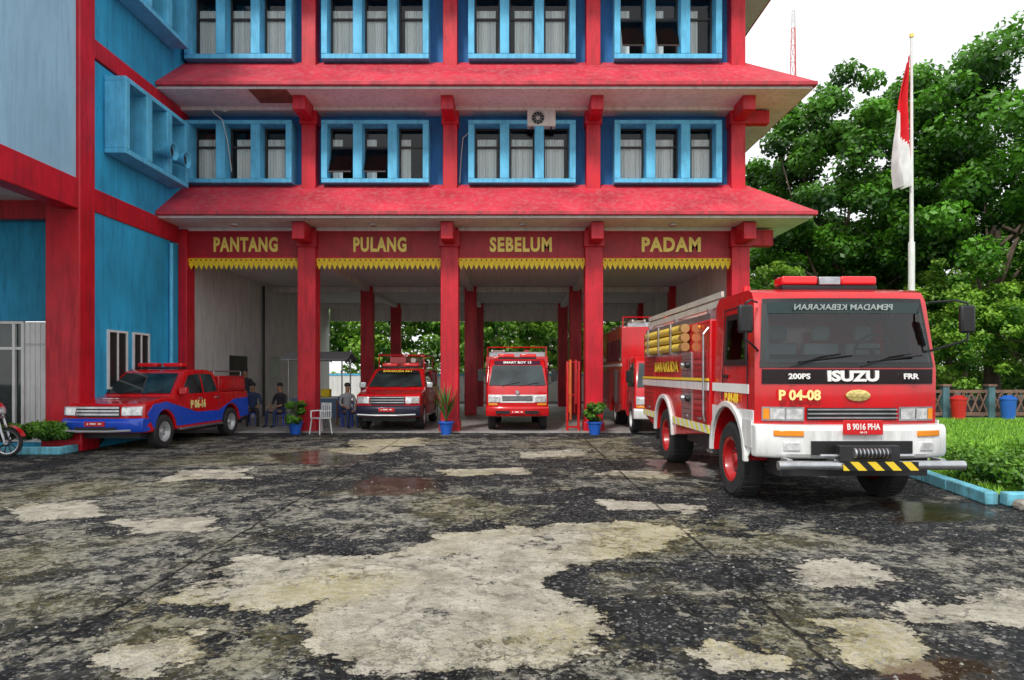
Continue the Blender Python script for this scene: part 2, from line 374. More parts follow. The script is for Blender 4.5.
    bp=N.new('ShaderNodeBump'); bp.inputs['Distance'].default_value=.05; L.new(dry,bp.inputs['Strength']); L.new(h,bp.inputs['Height']); L.new(bp.outputs[0],p.inputs['Normal'])
    return m
me.materials.append(groundmat())
b=MB(); b.box(-9.3,6.6,19.0,35,.004,.05,floorc); o=b.done('bay_floor'); o['kind']='structure'
rg=np.random.default_rng(21); n=3800
py=3.2+rg.random(n)**1.4*12; px=(rg.random(n)*2-1)*.8*py; k=(px>-9)&(px<5.9)&~((px>2.7)&(py>7.5)); px,py=px[k],py[k]; n=len(px); s=.004+.014*rg.random(n)**3
oct_=np.array([(1,0,0),(0,1,0),(-1,0,0),(0,-1,0),(0,0,.8),(0,0,-.2)]); jit=1+.4*(rg.random((n,6,3))-.5)
vs=(oct_[None]*jit)*s[:,None,None]+np.stack([px,py,np.full(n,.001)],1)[:,None,:]
fc=np.array([(0,1,4),(1,2,4),(2,3,4),(3,0,4)]); fcs=(fc[None]+np.arange(n)[:,None,None]*6).reshape(-1,3)
gm=bpy.data.meshes.new('gravel'); gm.from_pydata(vs.reshape(-1,3).tolist(),[],fcs.tolist()); gm.materials.append(M('grit',(.22,.21,.19),.9,var=.6,scale=9)); o=bpy.data.objects.new('gravel',gm); COL.objects.link(o); o['kind']='stuff'; o['label']='loose grit scattered over the broken asphalt'; o['category']='gravel'

# ------------------------------------------------------------------ WINDOW UNIT
def window_unit(parent,variant,backed=False):
    W,H,D=3.03,1.74,.5
    b=MB()
    b.box(-W/2,W/2,-D,0,H-.11,H,cyan2); b.box(-W/2,W/2,-D,0,-.03,.09,cyan2)
    for x0,x1 in((-W/2,-W/2+.17),(-.62,-.36),(.36,.62),(W/2-.17,W/2)):
        b.box(x0,x1,-D-.004,-.002,.09,H-.11,cyan2)
    fr=b.done('window',parent,bevel=.012)
    cells=[(-W/2+.17,-.62),(-.36,.36),(.62,W/2-.17)]
    b=MB(); z0,z1=.09,H-.11
    for a,c in cells:
        y0,y1=-.10,-.04
        b.box(a,a+.05,y0,y1,z0,z1,sashm); b.box(c-.05,c,y0,y1,z0,z1,sashm); b.box(a+.05,c-.05,y0,y1,z0,z0+.05,sashm); b.box(a+.05,c-.05,y0,y1,z1-.05,z1,sashm)
        b.box(a+.05,c-.05,y0,y1,z0+.98,z0+1.03,sashm)
    b.done('window_frame',fr)
    b=MB()
    for i,(a,c) in enumerate(cells):
        if variant==1 and i<2:
            mt=Matrix.Translation((0,-.08,.09+1.03))@Matrix.Rotation(rad(-28),4,'X')
            b.box(a+.05,c-.05,-.008,.008,-.95,0,glassm,mt); b.box(a+.05,c-.05,-.02,.0,-.99,-.95,sashm,mt)
            b.poly([(a+.05,-.07,1.12),(c-.05,-.07,1.12),(c-.05,-.07,H-.16),(a+.05,-.07,H-.16)],glassm)
        else: b.poly([(a+.05,-.07,.12),(c-.05,-.07,.12),(c-.05,-.07,H-.14),(a+.05,-.07,H-.14)],glassm)
    b.done('glass',fr)
    if backed:
        for a,c in cells:
            b=MB(); b.box(a,c,-.035,-.02,z0,z1,room); b.done('window_back',fr)
        return fr
    for i,(a,c) in enumerate(cells):
        b=MB()
        r=[(.05,.82),(0.22,1),(.1,.85),(0,.95)][(i+variant)%4] if variant!=1 else (0,.45)
        x0=a+(c-a)*r[0]; x1=a+(c-a)*r[1]; n=14
        for k in range(n):
            xa=x0+(x1-x0)*k/n; xb=x0+(x1-x0)*(k+1)/n; ya=-.03+.03*(k%2); yb=-.03+.03*((k+1)%2)
            b.poly([(xa,ya,.10),(xb,yb,.10),(xb,yb,H-.40),(xa,ya,H-.40)],curtain)
        bmesh.ops.remove_doubles(b.bm,verts=b.bm.verts,dist=.001)
        b.done('curtain',fr)
    return fr

# ------------------------------------------------------------------ MAIN BUILDING
st=thing('fire_station','blue and red fire station with flared eaves and open garage bays','building',(-1.4,19.7,0))
cols=[-5.75,-1.75,2.3,6.4]
XL,XR=-9.35,6.62
for i,x in enumerate(cols):
    b=MB(); b.box(x-.25,x+.25,19.1,19.6,0,5.74,red_paint); b.box(x-.29,x+.29,19.06,19.64,0,.3,red_paint)
    b.box(x-.17,x+.17,18.35,19.1,5.28,5.74,red_paint)
    b.box(x-.29,x+.29,19.04,19.64,5.2,5.66,red_paint)
    if i==3: b.box(x+.25,x+.95,19.2,19.5,5.25,5.7,red_paint)
    b.done('column',st,bevel=.015,world=True)
b=MB(); b.box(-9.34,-9.1,19.1,19.6,0,5.7,red_paint); b.done('column',st,bevel=.015,world=True)
for yy in(26.5,33):
    for x in(-5.6,-1.6,2.45,6.3):
        b=MB(); b.box(x-.23,x+.23,yy-.23,yy+.23,.05,5.0,red_paint); b.done('column',st,bevel=.015,world=True)
edges=[-9.1,-5.75,-1.75,2.3,6.4]
for i,(n,px_,pw) in enumerate((('PANTANG',246,64),('PULANG',380,53),('SEBELUM',521,62),('PADAM',671,59))):
    a=edges[i]+(.25 if i else 0); c=edges[i+1]-.25
    b=MB(); b.box(a,c,19.25,19.5,4.87,5.70,red_sign)
    b.box(a,c,19.235,19.25,5.64,5.695,red_paint); b.box(a,c,19.235,19.25,4.91,4.95,red_paint)
    s=b.done('signboard',st,world=True,bevel=.006)
    t=text(n,s,.54,((px_-512)/35.45,19.24,5.27),FR,gold,bold=.022,space=1.14,xs=.7)
    t.scale.x=(pw/35.45)/t.dimensions.x if t.dimensions.x>0 else 1
    b=MB(); b.box(a,c,19.22,19.27,4.80,4.90,yellow)
    k=int((c-a)/.14); w=(c-a)/k
    for j in range(k):
        x=a+j*w; b.poly([(x+.004,19.235,4.80),(x+w-.004,19.235,4.80),(x+w-.004,19.235,4.72),(x+w/2,19.235,4.58),(x+.004,19.235,4.72)],yellow)
        b.box(x+w*.36,x+w*.64,19.205,19.22,4.83,4.87,red_sign)
    b.done('gold_fringe',st,world=True,smooth=0)
b=MB(); b.box(XL+.01,XR,19.52,35,5.0,5.16,ceil)
for x in(-5.6,-1.6,2.45): b.box(x-.12,x+.12,19.6,34.9,4.8,4.998,white)
for y in(26.5,33): b.box(-9.3,6.5,y-.12,y+.12,4.78,4.99,white)
b.done('ceiling',st,world=True)
b=MB(); b.box(6.3,XR,24.2,35,.05,5.0,white); b.box(6.3,XR,19.6,24.2,3.7,5.0,white); b.done('side_wall',st,world=True)
b=MB(); b.box(-9.3,6.6,34.9,35.1,4.3,5.16,white); b.done('rear_beam',st,world=True)
for fl_,(z0,z1) in enumerate(((7.0,9.2),(10.5,13.1))):
    cx=[-7.72,-3.86,.28,4.4]; zb=z0+.06; hs=1.0 if fl_==0 else 1.16
    ed=[XL]+cols
    b=MB()
    for i in range(4):
        a,c=ed[i],ed[i+1]; l,r=cx[i]-1.40,cx[i]+1.40
        b.box(a,l,19.7,19.9,z0-.6,z1+.2,blue); b.box(r,c,19.7,19.9,z0-.6,z1+.2,blue); b.box(l,r,19.7,19.9,zb+1.66*hs,z1+.2,blue); b.box(l,r,19.7,19.9,z0-.6,zb+.08,blue)
    b.box(6.4,XR,19.7,19.9,z0-.6,z1+.2,blue)
    b.box(XR-.2,XR,19.9,35,z0-.6,z1+.2,blue)
    b.done('wall',st,world=True)
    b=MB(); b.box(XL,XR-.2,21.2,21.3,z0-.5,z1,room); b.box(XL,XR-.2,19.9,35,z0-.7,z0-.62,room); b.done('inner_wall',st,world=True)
    for i,x in enumerate(cols):
        b=MB(); b.box(x-.2,x+.2,19.3,19.71,z0-.3,z1+.15,red_paint); b.box(x-.17,x+.17,18.4,19.3,z1-.42,z1-.02,red_paint)
        b.box(x-.24,x+.24,19.24,19.7,z1-.5,z1-.06,red_paint)
        if i==3: b.box(x+.2,x+.9,19.35,19.62,z1-.45,z1-.08,red_paint)
        b.done('pilaster',st,bevel=.012,world=True)
    for i in range(4):
        w=window_unit(st,i if fl_==0 else (i+2)%4)
        w.matrix_parent_inverse=Matrix.Translation(-st.location); w.location=(cx[i],19.72,zb); w.scale.z=hs
for z0,z1 in((5.92,7.06),(9.32,10.56),(13.3,14.5)):
    b=MB(); A=(XL,17.9,z0);Bp=(8.0,17.9,z0);Cp=(8.0,36.4,z0);A2=(XL,19.55,z1);B2=(XR+.03,19.55,z1);C2=(XR+.03,36,z1)
    for q in range(28):
        t0=q/28;t1=(q+1)/28
        f=lambda P,Q,t:tuple(P[k]+(Q[k]-P[k])*t for k in range(3))
        b.poly([f(A,Bp,t0),f(A,Bp,t1),f(A2,B2,t1),f(A2,B2,t0)],red_roof)
    b.poly([Bp,Cp,C2,B2],red_roof)
    bmesh.ops.remove_doubles(b.bm,verts=b.bm.verts,dist=.001)
    b.done('roof',st,world=True,smooth=0)
    b=MB(); b.box(XL,8.02,17.88,17.98,z0-.10,z0+.015,red_edge); b.box(7.92,8.02,17.98,36.4,z0-.10,z0+.015,red_edge); b.done('roof_edge',st,world=True,bevel=.02)
    b=MB(); b.box(XL,7.92,17.98,19.69,z0-.16,z0-.10,soff); b.box(XR,7.92,19.69,36.3,z0-.16,z0-.10,soff)
    b.box(XL,XR,19.2,19.7,z0-.25,z0-.162,soff)
    b.done('soffit',st,world=True)
b=MB(); b.box(-6.95,-5.95,17.99,18.9,9.14,9.155,M('stained_plywood',(.25,.09,.05),.8,var=.4)); b.done('soffit_patch',st,world=True)
b=MB(); b.box(XL,XR,19.9,35,12.9,13.4,blue); b.done('upper_slab',st,world=True)
for x in(-7.6,-3.8,.3,4.4):
    b=MB(); b.lathe((x,18.7,5.70),[(0,0),(.11,0),(.12,.05),(.0,.055)],lens,axis='z',n=16); b.done('ceiling_lamp',st,world=True)

ac=thing('air_conditioner','white outdoor air conditioner unit fixed under the upper eave','air conditioner',(.83,19.35,8.62))
b=MB(); b.box(-.40,.40,-.14,.14,0,.46,M('appliance_white',(.72,.72,.68),.5,dirt=.3)); b.done('casing',ac,bevel=.02)
b=MB(); b.lathe((-.1,-.145,.23),[(0,.02),(.05,.02),(.06,0),(.17,0),(.19,.015),(.20,0)],dark,axis='y',n=24)
for k in range(10):
    t=k*math.pi/5; b.cyl((-.1,-.16,.23),(-.1+.18*math.cos(t),-.16,.23+.18*math.sin(t)),.005,silver,n=4)
b.done('fan_grille',ac)
for x in(-.28,.28):
    b=MB(); b.box(x-.02,x+.02,-.1,.35,-.05,0,dark); b.done('bracket',ac)
cab_=thing('cable','thin pale cable draped across the blue upper wall','cable',(-1.4,19.6,8.5))
b=MB(); pts=[(x*.22,-.05,.35-.45*math.exp(-(x**2)*.6)) for x in range(0,9)]; b.tube(pts,.016,beige,n=6); b.tube([(0,-.05,-.1),(-.05,-.05,-.6),(-.1,-.05,-1.4)],.016,beige,n=6); b.done('cable_run',cab_)
cab2=thing('cable','loose white wires hanging under the blue upper eave','cable',(-8,19.0,9.0))
b=MB(); b.tube([(-.4,0,.1),(-.3,0,-.1),(-.1,.1,-.25),(0,.2,-.8),(0.02,.45,-1.6)],.012,beige,n=6);b.tube([(-.4,0,.1),(.0,0,-.05),(.3,.1,.1)],.012,beige,n=6); b.done('cable_run',cab2)

# ------------------------------------------------------------------ LEFT WING
wg=thing('office_wing','blue office wing with red beams and a tall red column','building',(-12,15,0))
b=MB()
b.box(-9.65,XL,15.2,19.7,.0,5.28,cyan)
b.box(-9.65,XL,15.2,19.7,5.8,8.68,cyan)
b.box(-9.65,XL,15.2,19.7,9.12,14.5,cyan)
b.box(-9.65,XL-.01,19.7,35,.0,14.5,white)
b.done('wall',wg,world=True)
b=MB(); b.box(-9.66,XL-.005,5,14.7,5.85,14.5,pale); b.done('upper_wall',wg,world=True,label='pale blue overhanging upper wall')
b=MB(); b.box(-9.7,XL+.05,4.9,14.65,5.2,5.86,red_paint); b.done('red_beam',wg,world=True,bevel=.02)
b=MB(); b.box(-9.68,XL+.04,15.2,19.1,5.28,5.8,red_paint); b.done('red_beam',wg,world=True,bevel=.02)
b=MB(); b.box(-9.68,XL+.04,15.2,19.7,8.72,9.14,red_paint); b.done('red_beam',wg,world=True,bevel=.02)
b=MB(); b.box(-10.02,-9.27,14.65,15.2,0,14.5,red_paint); b.box(-10.08,-9.2,14.6,15.25,0,.5,red_paint); b.done('column',wg,world=True,bevel=.03)
b=MB(); b.box(-20,-9.72,5,15.3,5.45,5.6,soff); b.done('soffit',wg,world=True)
b=MB(); b.box(-20,-10.05,14.9,15.1,5.05,5.45,red_paint); b.done('red_beam',wg,world=True)
b=MB(); b.box(-20,-9.66,15.3,15.5,2.85,5.45,cyan); b.box(-10.1,-9.66,15.3,15.5,0,2.85,cyan); b.box(-20,-13.5,15.3,15.5,0,2.85,cyan); b.box(-13.5,-10.1,15.3,15.5,0,.12,cyan); b.done('recessed_wall',wg,world=True)
b=MB()
for k in range(7): b.box(-10.93+k*.118,-10.825+k*.118,15.33,15.37,.12,2.82,truckwhite)
b.box(-10.95,-10.1,15.31,15.33,2.3,2.34,silver)
b.done('folding_door',wg,world=True,bevel=.008,label='white folding door panel')
b=MB(); b.box(-13.5,-10.97,15.36,15.38,.12,2.8,autoglass)
for x in(-13.5,-12.3,-11.2,-11.0): b.box(x,x+.06,15.30,15.4,.12,2.82,truckwhite)
for z in(.12,2.2,2.78): b.box(-13.5,-10.97,15.305,15.395,z,z+.06,truckwhite)
b.done('shopfront_window',wg,world=True)
for zz in(6.75,10.55):
    w=window_unit(wg,3,True); w.matrix_parent_inverse=Matrix.Translation(-wg.location); w.location=(XL+.01,17.15,zz); w.rotation_euler=(0,0,rad(90))
for y in(17.35,18.05):
    b=MB(); b.lathe((XL+.35,y,7.30),[(0,.0),(.05,.0),(.1,.22),(.2,.42),(.22,.42),(.12,.2),(.07,-.05),(0,-.05)],cyan2,axis='x',n=20); b.lathe((XL+.35,y,7.30),[(0,.3),(.15,.33)],dark,axis='x',n=16); b.done('air_vent',wg,world=True)
for y0,y1 in((15.75,16.55),(16.8,17.55)):
    b=MB(); z0,z1=1.3,2.68; x=XL
    b.box(x,x+.05,y0,y0+.05,z0,z1,truckwhite); b.box(x,x+.05,y1-.05,y1,z0,z1,truckwhite); b.box(x,x+.05,y0+.05,y1-.05,z0,z0+.05,truckwhite); b.box(x,x+.05,y0+.05,y1-.05,z1-.05,z1,truckwhite); b.box(x,x+.045,(y0+y1)/2-.02,(y0+y1)/2+.02,z0+.05,z1-.05,truckwhite)
    b.box(x+.002,x+.02,y0+.05,y1-.05,z0+.05,z1-.05,black); b.done('small_window',wg,world=True)
b=MB(); b.cyl((XL+.07,18.6,0),(XL+.07,18.6,5.2),.05,cyan2,n=10); b.done('drain_pipe',wg,world=True)
b=MB(); b.box(XL,XL+.05,22.6,24.0,.05,2.25,dark); b.box(XL+.02,XL+.06,22.7,23.9,.1,2.15,sashm); b.done('door',wg,world=True)
b=MB(); b.cyl((XL+.08,25.5,0),(XL+.08,25.5,4.9),.05,dark,n=8); b.done('conduit',wg,world=True)
b=MB(); b.box(XL,XL+.04,26.4,27.4,1.5,2.3,silver); b.done('notice_frame',wg,world=True)

def foliage(name,parent,clumps,n,size,mat,flat=.0,rs=1,asp=.55):
    rng=np.random.default_rng(rs); cl=np.array(clumps,float); w=cl[:,3]**2; idx=rng.choice(len(cl),n,p=w/w.sum())
    d=rng.normal(size=(n,3)); d/=np.linalg.norm(d,axis=1)[:,None]; r=rng.random(n)**.42
    pos=cl[idx,:3]+d*(r*cl[idx,3])[:,None]*np.array([1,1,.75])
    nr=d+rng.normal(size=(n,3))*.7+np.array([0,0,.5]); nr/=np.linalg.norm(nr,axis=1)[:,None]
    t=np.cross(nr,rng.normal(size=(n,3))); t/=np.linalg.norm(t,axis=1)[:,None]; bt=np.cross(nr,t)
    s=size*(.6+.8*rng.random(n))[:,None]
    v=np.stack([pos-t*s,pos+bt*s*asp,pos+t*s,pos-bt*s*asp],1).reshape(-1,3)
    me=bpy.data.meshes.new(name); me.vertices.add(4*n); me.vertices.foreach_set('co',v.ravel()); me.loops.add(4*n); me.loops.foreach_set('vertex_index',np.arange(4*n,dtype=np.int32))
    me.polygons.add(n); me.polygons.foreach_set('loop_start',np.arange(0,4*n,4,dtype=np.int32)); me.polygons.foreach_set('loop_total',np.full(n,4,dtype=np.int32)); me.update(calc_edges=True)
    csh=rng.random(len(cl)); sh=np.clip(.02+.42*csh[idx]+.3*rng.random(n)+.42*(d[:,2]*r),0,1)  # random leaf tone, plus light from above painted in towards clump tops
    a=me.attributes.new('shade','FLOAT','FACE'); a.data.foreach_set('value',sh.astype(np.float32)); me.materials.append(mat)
    o=bpy.data.objects.new(name,me); COL.objects.link(o)
    if parent: o.parent=parent
    return o
hp=thing('hedge_planter','low green hedge in a blue painted kerb beside the red column','planter',(-10.1,14.3,0))
b=MB(); b.box(-.75,.85,-.30,-.17,0,.16,bluekerb); b.box(-.75,-.62,-.17,.28,0,.16,bluekerb); b.box(.72,.85,-.17,.28,0,.16,bluekerb); b.box(-.62,.72,-.17,.28,0,.1,soil); b.done('kerb',hp,bevel=.02)
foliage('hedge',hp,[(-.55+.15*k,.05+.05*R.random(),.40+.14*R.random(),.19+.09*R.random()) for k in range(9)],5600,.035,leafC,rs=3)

# ------------------------------------------------------------------ WHEELS
def wheel(par,x,y,r,w,sg,rim=silver,lugs=8):
    e=bpy.data.objects.new('wheel',None); COL.objects.link(e); e.parent=par; e.location=(x,y,r)
    b=MB(); h=w/2
    b.lathe((0,0,0),[(r*.58,-h*.8),(r*.62,-h),(r*.9,-h),(r*.985,-h*.78),(r,-h*.5),(r,h*.5),(r*.985,h*.78),(r*.9,h),(r*.62,h),(r*.58,h*.8)],rubber,sg,36)
    for k in range(36):
        t=2*math.pi*k/36; mt=Matrix.Rotation(t,4,'X'); b.box(-h*.7,h*.7,-.012*r/.4,.012*r/.4,r*.99,r*1.015,rubber,mt)
    b.done('tyre',e,smooth=35)
    b=MB(); b.lathe((0,0,0),[(0,h*.62),(r*.14,h*.62),(r*.17,h*.5),(r*.2,h*.25),(r*.42,h*.15),(r*.47,h*.35),(r*.52,h*.85),(r*.60,h*.95),(r*.60,-h*.9)],rim,sg,32)
    for k in range(lugs):
        t=2*math.pi*k/lugs; cy,cz=r*.3*math.cos(t),r*.3*math.sin(t); b.cyl((sg*h*.2,cy,cz),(sg*h*.36,cy,cz),r*.03,steel,n=6)
        t+=math.pi/lugs; cy,cz=r*.40*math.cos(t),r*.40*math.sin(t); b.cyl((sg*h*.17,cy,cz),(sg*h*.22,cy,cz),r*.055,black,n=10)
    b.done('rim',e,smooth=35)
    return e

# ------------------------------------------------------------------ BIG FIRE TRUCK
def big_truck():
    T=thing('fire_truck','large red fire engine with white bumper, roof ladder and yellow hoses','fire truck',(4.13,8.05,0),rad(1.0))
    W=1.13
    def fn(x,y,z):
        yy=y+ (.16*(abs(x)/W)**3.2 if y<1.0 else 0)*(1-min(1,max(0,(y-.2)/.8)))
        k=1-.045*max(0,z-1.7)
        return (x*k,yy,z)
    ar=arc(1.35,.50,.66,0,180,12)
    prof=[(.27,.80),(.25,1.2),(.24,1.66),(.42,2.52),(.52,2.64),(.7,2.69),(1.9,2.69),(2.02,2.6),(2.05,.80)]+ar
    b=MB(); b.prism(prof,-W,W,truckred,10,fn); cabo=b.done('cab',T)
    b=MB(); b.prism([(-.2,1.76),(-.2,2.49),(1.86,2.49),(1.86,1.30),(.46,1.30),(.46,1.76)],-.995,.995,seatm); c1=b.done('cut')
    b=MB(); b.prism([(.68,1.78),(.79,2.36),(1.49,2.36),(1.49,1.78)],-1.5,1.5,seatm); c2=b.done('cut')
    c1.matrix_world=c2.matrix_world=Matrix.Translation(T.location)@Matrix.Rotation(rad(1.0),4,'Z')
    carve(cabo,[c1,c2])
    bv=cabo.modifiers.new('bevel','BEVEL'); bv.width=.02; bv.segments=2; bv.limit_method='ANGLE'; bv.angle_limit=rad(45)
    for x in(-.55,.02,.58):
        b=MB(); b.box(x-.24,x+.24,1.05,1.20,1.32,2.02,seatm); b.box(x-.24,x+.24,.75,1.05,1.32,1.48,seatm); b.box(x-.12,x+.12,1.06,1.16,2.05,2.26,seatm); b.done('seat',T,bevel=.04)
    b=MB(); b.prism([(.34,1.60),(.34,1.80),(.48,1.86),(.62,1.78),(.62,1.5)],-.96,.96,black); b.done('dashboard',T,bevel=.02)
    b=MB(); p=[Vector((.50+.21*math.cos(t),.72-.10*math.sin(t),1.93+.18*math.sin(t))) for t in[k*math.pi/10 for k in range(21)]]; b.tube(p,.016,black,n=6); b.cyl((.50,.72,1.93),(.5,.6,1.75),.03,black,n=8); b.tube([(.30,.72,1.93),(.70,.72,1.93)],.014,black,n=6); b.done('steering_wheel',T)
    for sx in(-1,1):
        b=MB(); ar2=arc(1.35,.50,.66,0,180,12)
        b.side([(.42,.70),(.42,1.16),(2.05,1.16),(2.05,.7)]+ar2,sx*(W+.012),truckwhite,None,.014); b.done('fender',T,bevel=.006)
        outer=arc(1.35,.50,.74,0,180,16); inner=arc(1.35,.50,.66,180,0,16)
        b=MB(); b.side(outer+inner,sx*(W+.05),truckwhite,None,.06); b.done('wheel_arch',T,bevel=.01)
    yz=lambda z:.238+(z-1.69)*(.18/.86)
    so=lambda d:(lambda x,y,z:(fn(x,y,z)[0],fn(x,y,z)[1]-d,z))
    b=MB(); b.strip([(yz(1.69),1.69),(yz(1.77),1.77)],-1.08,1.08,black,10,so(.008)); b.strip([(yz(2.48),2.48),(yz(2.55),2.55)],-1.04,1.04,black,10,so(.008))
    for sx in(-1,1): b.strip([(yz(1.77),1.77),(yz(2.48),2.48)],0,0,black,2,so(.008),xs=[(sx*.97,sx*1.075),(sx*.97,sx*1.045)])
    b.done('windshield_seal',T)
    b=MB(); b.strip([(yz(1.75),1.75),(yz(2.50),2.50)],0,0,glassv,10,so(.014),xs=[(-1.03,1.03),(-.99,.99)])
    ws=b.done('windshield',T)
    b=MB(); b.strip([(yz(2.36),2.36),(yz(2.50),2.50)],-.98,.98,M('tinted_strip',(.012,.03,.03),.15),10,so(.020)); b.done('sun_strip',T)
    text('PEMADAM KEBAKARAN',ws,.10,(-.05,.345,2.43),(rad(101.5),0,0),M('dim_lettering',(.5,.56,.54),.4),bold=.001,mirror=True,ext=.001,xs=1.15)
    for sx in(-1,1):
        b=MB()
        for q in([(.62,1.72),(.67,1.80),(1.50,1.80),(1.55,1.72)],[(.78,2.34),(.74,2.42),(1.55,2.42),(1.50,2.34)],[(.62,1.72),(.74,2.42),(.80,2.36),(.69,1.78)],[(1.55,1.72),(1.49,1.78),(1.49,2.36),(1.55,2.42)]): b.side(q,sx*(W+.006),black,fn,.012)
        b.done('window_seal',T)
        b=MB(); b.side([(.67,1.77),(.78,2.37),(1.50,2.37),(1.50,1.77)],sx*(W-.004),glassv,fn,.004); b.done('side_window',T)
        b=MB()
        for a,c in(((.52,.98),(.56,1.7)),((.56,1.7),(.7,2.5)),((.7,2.5),(1.62,2.5)),((1.62,2.5),(1.64,1.25))):
            b.cyl(fn(sx*(W+.003),a[0],a[1]),fn(sx*(W+.003),c[0],c[1]),.007,black,n=5)
        b.done('door_seam',T)
        b=MB(); b.box(sx*(W+.01)-.012,sx*(W+.01)+.02,1.42,1.58,1.55,1.60,black); b.done('door_handle',T,bevel=.006)
        b=MB(); x0=sx*1.08; x1=sx*1.34
        b.tube([(x0,.45,2.5),(sx*1.25,.2,2.50),(x1,.12,2.46),(x1,.12,2.02),(sx*1.25,.2,1.98),(x0,.42,1.9)],.014,black,n=6); b.done('mirror_arm',T)
        b=MB(); b.box(x1-.09,x1+.09,.10,.17,2.10,2.44,black); b.done('mirror',T,bevel=.03,seg=3)
    for x in(-.75,.1):
        b=MB(); b.tube([(x,.22,1.70),(x+.35,.225,1.82),(x+.62,.235,1.86)],.009,black,n=6); b.cyl((x+.1,.226,1.76),(x+.75,.230,1.84),.012,black,n=6); b.done('wiper',T)
    off=so
    b=MB(); b.strip([(.243,1.49),(.236,1.67)],-1.06,1.06,M('gloss_black',(.02,.012,.014),.15,coat=1),10,off(.012)); g=b.done('front_panel',T)
    text('ISUZU',g,.17,(0,.213,1.58),FR,txtw,bold=.008,xs=1.35,ext=.008)
    text('200PS',g,.09,(-.66,.20,1.58),FR,txtw,bold=.003,xs=1.2); text('FRR',g,.09,(.70,.20,1.58),FR,txtw,bold=.003,xs=1.2)
    text('P 04-08',g,.165,(-.66,.195,1.35),FR,txtc,bold=.006,name='fleet_number')
    b=MB(); b.lathe((.1,.232,1.33),[(0,-.02),(.08,-.02),(.1,-.01),(.1,.01)],M('crest',(.75,.55,.2),.4,.5,var=.5,scale=40),1,20,'y')
    o=b.done('emblem',T); o.scale=(1.5,1,.7); o.location=(-.08,0,.42)
    b=MB(); b.strip([(.245,1.05),(.245,1.2)],-.55,.55,black,6,off(.012))
    for z in(1.08,1.13,1.18): b.box(-.55,.55,.215,.235,z-.008,z+.008,steel)
    b.done('grille',T)
    for sx in(-1,1):
        b=MB(); b.strip([(.25,1.04),(.245,1.21)],sx*.58,sx*1.06,steel,4,off(.018)); b.done('headlight_bezel',T)
        b=MB()
        b.strip([(.25,1.06),(.245,1.19)],sx*.60,sx*.79,lens,2,off(.03)); b.strip([(.25,1.06),(.245,1.19)],sx*.81,sx*.97,lens,2,off(.03)); b.strip([(.25,1.06),(.245,1.19)],sx*.98,sx*1.05,amber,2,off(.03)); b.done('headlight',T)
    b=MB(); bf=lambda x,y,z:(x,y+(.22*(abs(x)/1.16)**4 if y<.3 else 0),z)
    b.prism([(.06,.60),(.02,.66),(.02,.94),(.06,1.0),(.42,1.0),(.42,.60)],-1.17,1.17,truckwhite,12,bf); b.done('bumper',T,bevel=.025,seg=3)
    for sx in(-1,1):
        b=MB(); b.box(sx*1.155,sx*1.172,.40,.72,.70,1.04,truckwhite); b.done('bumper_corner',T)
        b=MB(); b.prism([(.0,.87),(.0,.94),(.05,.94),(.05,.87)],sx*.68,sx*1.0,amber,3,bf); b.done('indicator_lamp',T,bevel=.008)
        b=MB(); b.prism([(.0,.70),(.0,.80),(.05,.80),(.05,.70)],sx*.72,sx*.9,lens,3,bf); b.done('fog_lamp',T,bevel=.008)
    b=MB(); b.box(-.60,.60,.0,.03,.66,.82,black); b.done('air_intake',T)
    b=MB(); b.box(-.25,.22,-.05,-.03,.90,1.07,platered); pl=b.done('licence_plate',T,bevel=.005)
    text('B 9016 PHA',pl,.10,(-.015,-.052,.99),FR,txtw,bold=.002,xs=.78); text('04-19',pl,.035,(-.015,-.052,.925),FR,txtw)
    b=MB(); b.cyl((-1.05,-.12,.55),(1.13,-.12,.55),.055,steel,n=14); b.box(-.35,.35,-.17,-.05,.60,.78,dark)
    for x in(-.9,-.35,.35,.9): b.box(x-.03,x+.03,-.1,.1,.5,.62,steel)
    b.cyl((-.55,-.1,.66),(.55,-.1,.66),.022,steel,n=8); b.cyl((-.2,-.18,.70),(.2,-.18,.70),.06,steel,n=14)
    for k in range(9): b.cyl((-.18+k*.045,-.18,.70),(-.15+k*.045,-.18,.70),.066,dark,n=12)
    b.done('winch_bumper',T,bevel=.004)
    b=MB(); b.box(-.32,.55,-.195,-.182,.50,.60,chev); b.done('chevron_plate',T)
    b=MB(); b.box(-.9,.9,.2,.6,.38,.62,dark); b.box(-.4,-.3,.5,6.4,.5,.75,dark); b.box(.3,.4,.5,6.4,.5,.75,dark); b.cyl((-1,1.35,.46),(1,1.35,.46),.07,dark); b.cyl((-1,4.95,.46),(1,4.95,.46),.09,dark); b.box(-1.0,-.45,2.3,3.9,.45,.85,dark); b.box(.45,1.0,2.3,3.9,.45,.85,dark); b.done('chassis',T)
    b=MB(); b.box(-.62,.62,.8,1.08,2.70,2.76,black); b.box(-.14,.14,.79,1.09,2.765,2.87,steel); lb=b.done('light_bar',T,bevel=.01)
    for sx in(-1,1):
        b=MB(); b.box(sx*.15,sx*.62,.80,1.08,2.765,2.88,redlens); b.done('beacon_lens',lb,bevel=.03,seg=3)
    b=MB(); b.cyl((.75,1.3,2.7),(.75,1.3,2.86),.06,steel); b.done('roof_horn',T)
    b=MB(); b.cyl((-.9,1.3,2.7),(-.9,1.3,2.8),.05,redlens); b.done('roof_lamp',T)
    b=MB(); ar=arc(4.95,.50,.64,0,180,12)
    b.prism([(2.12,.72),(2.12,2.42),(6.75,2.42),(6.75,.72)]+ar,-1.15,1.15,truckred); b.done('body',T,bevel=.02)
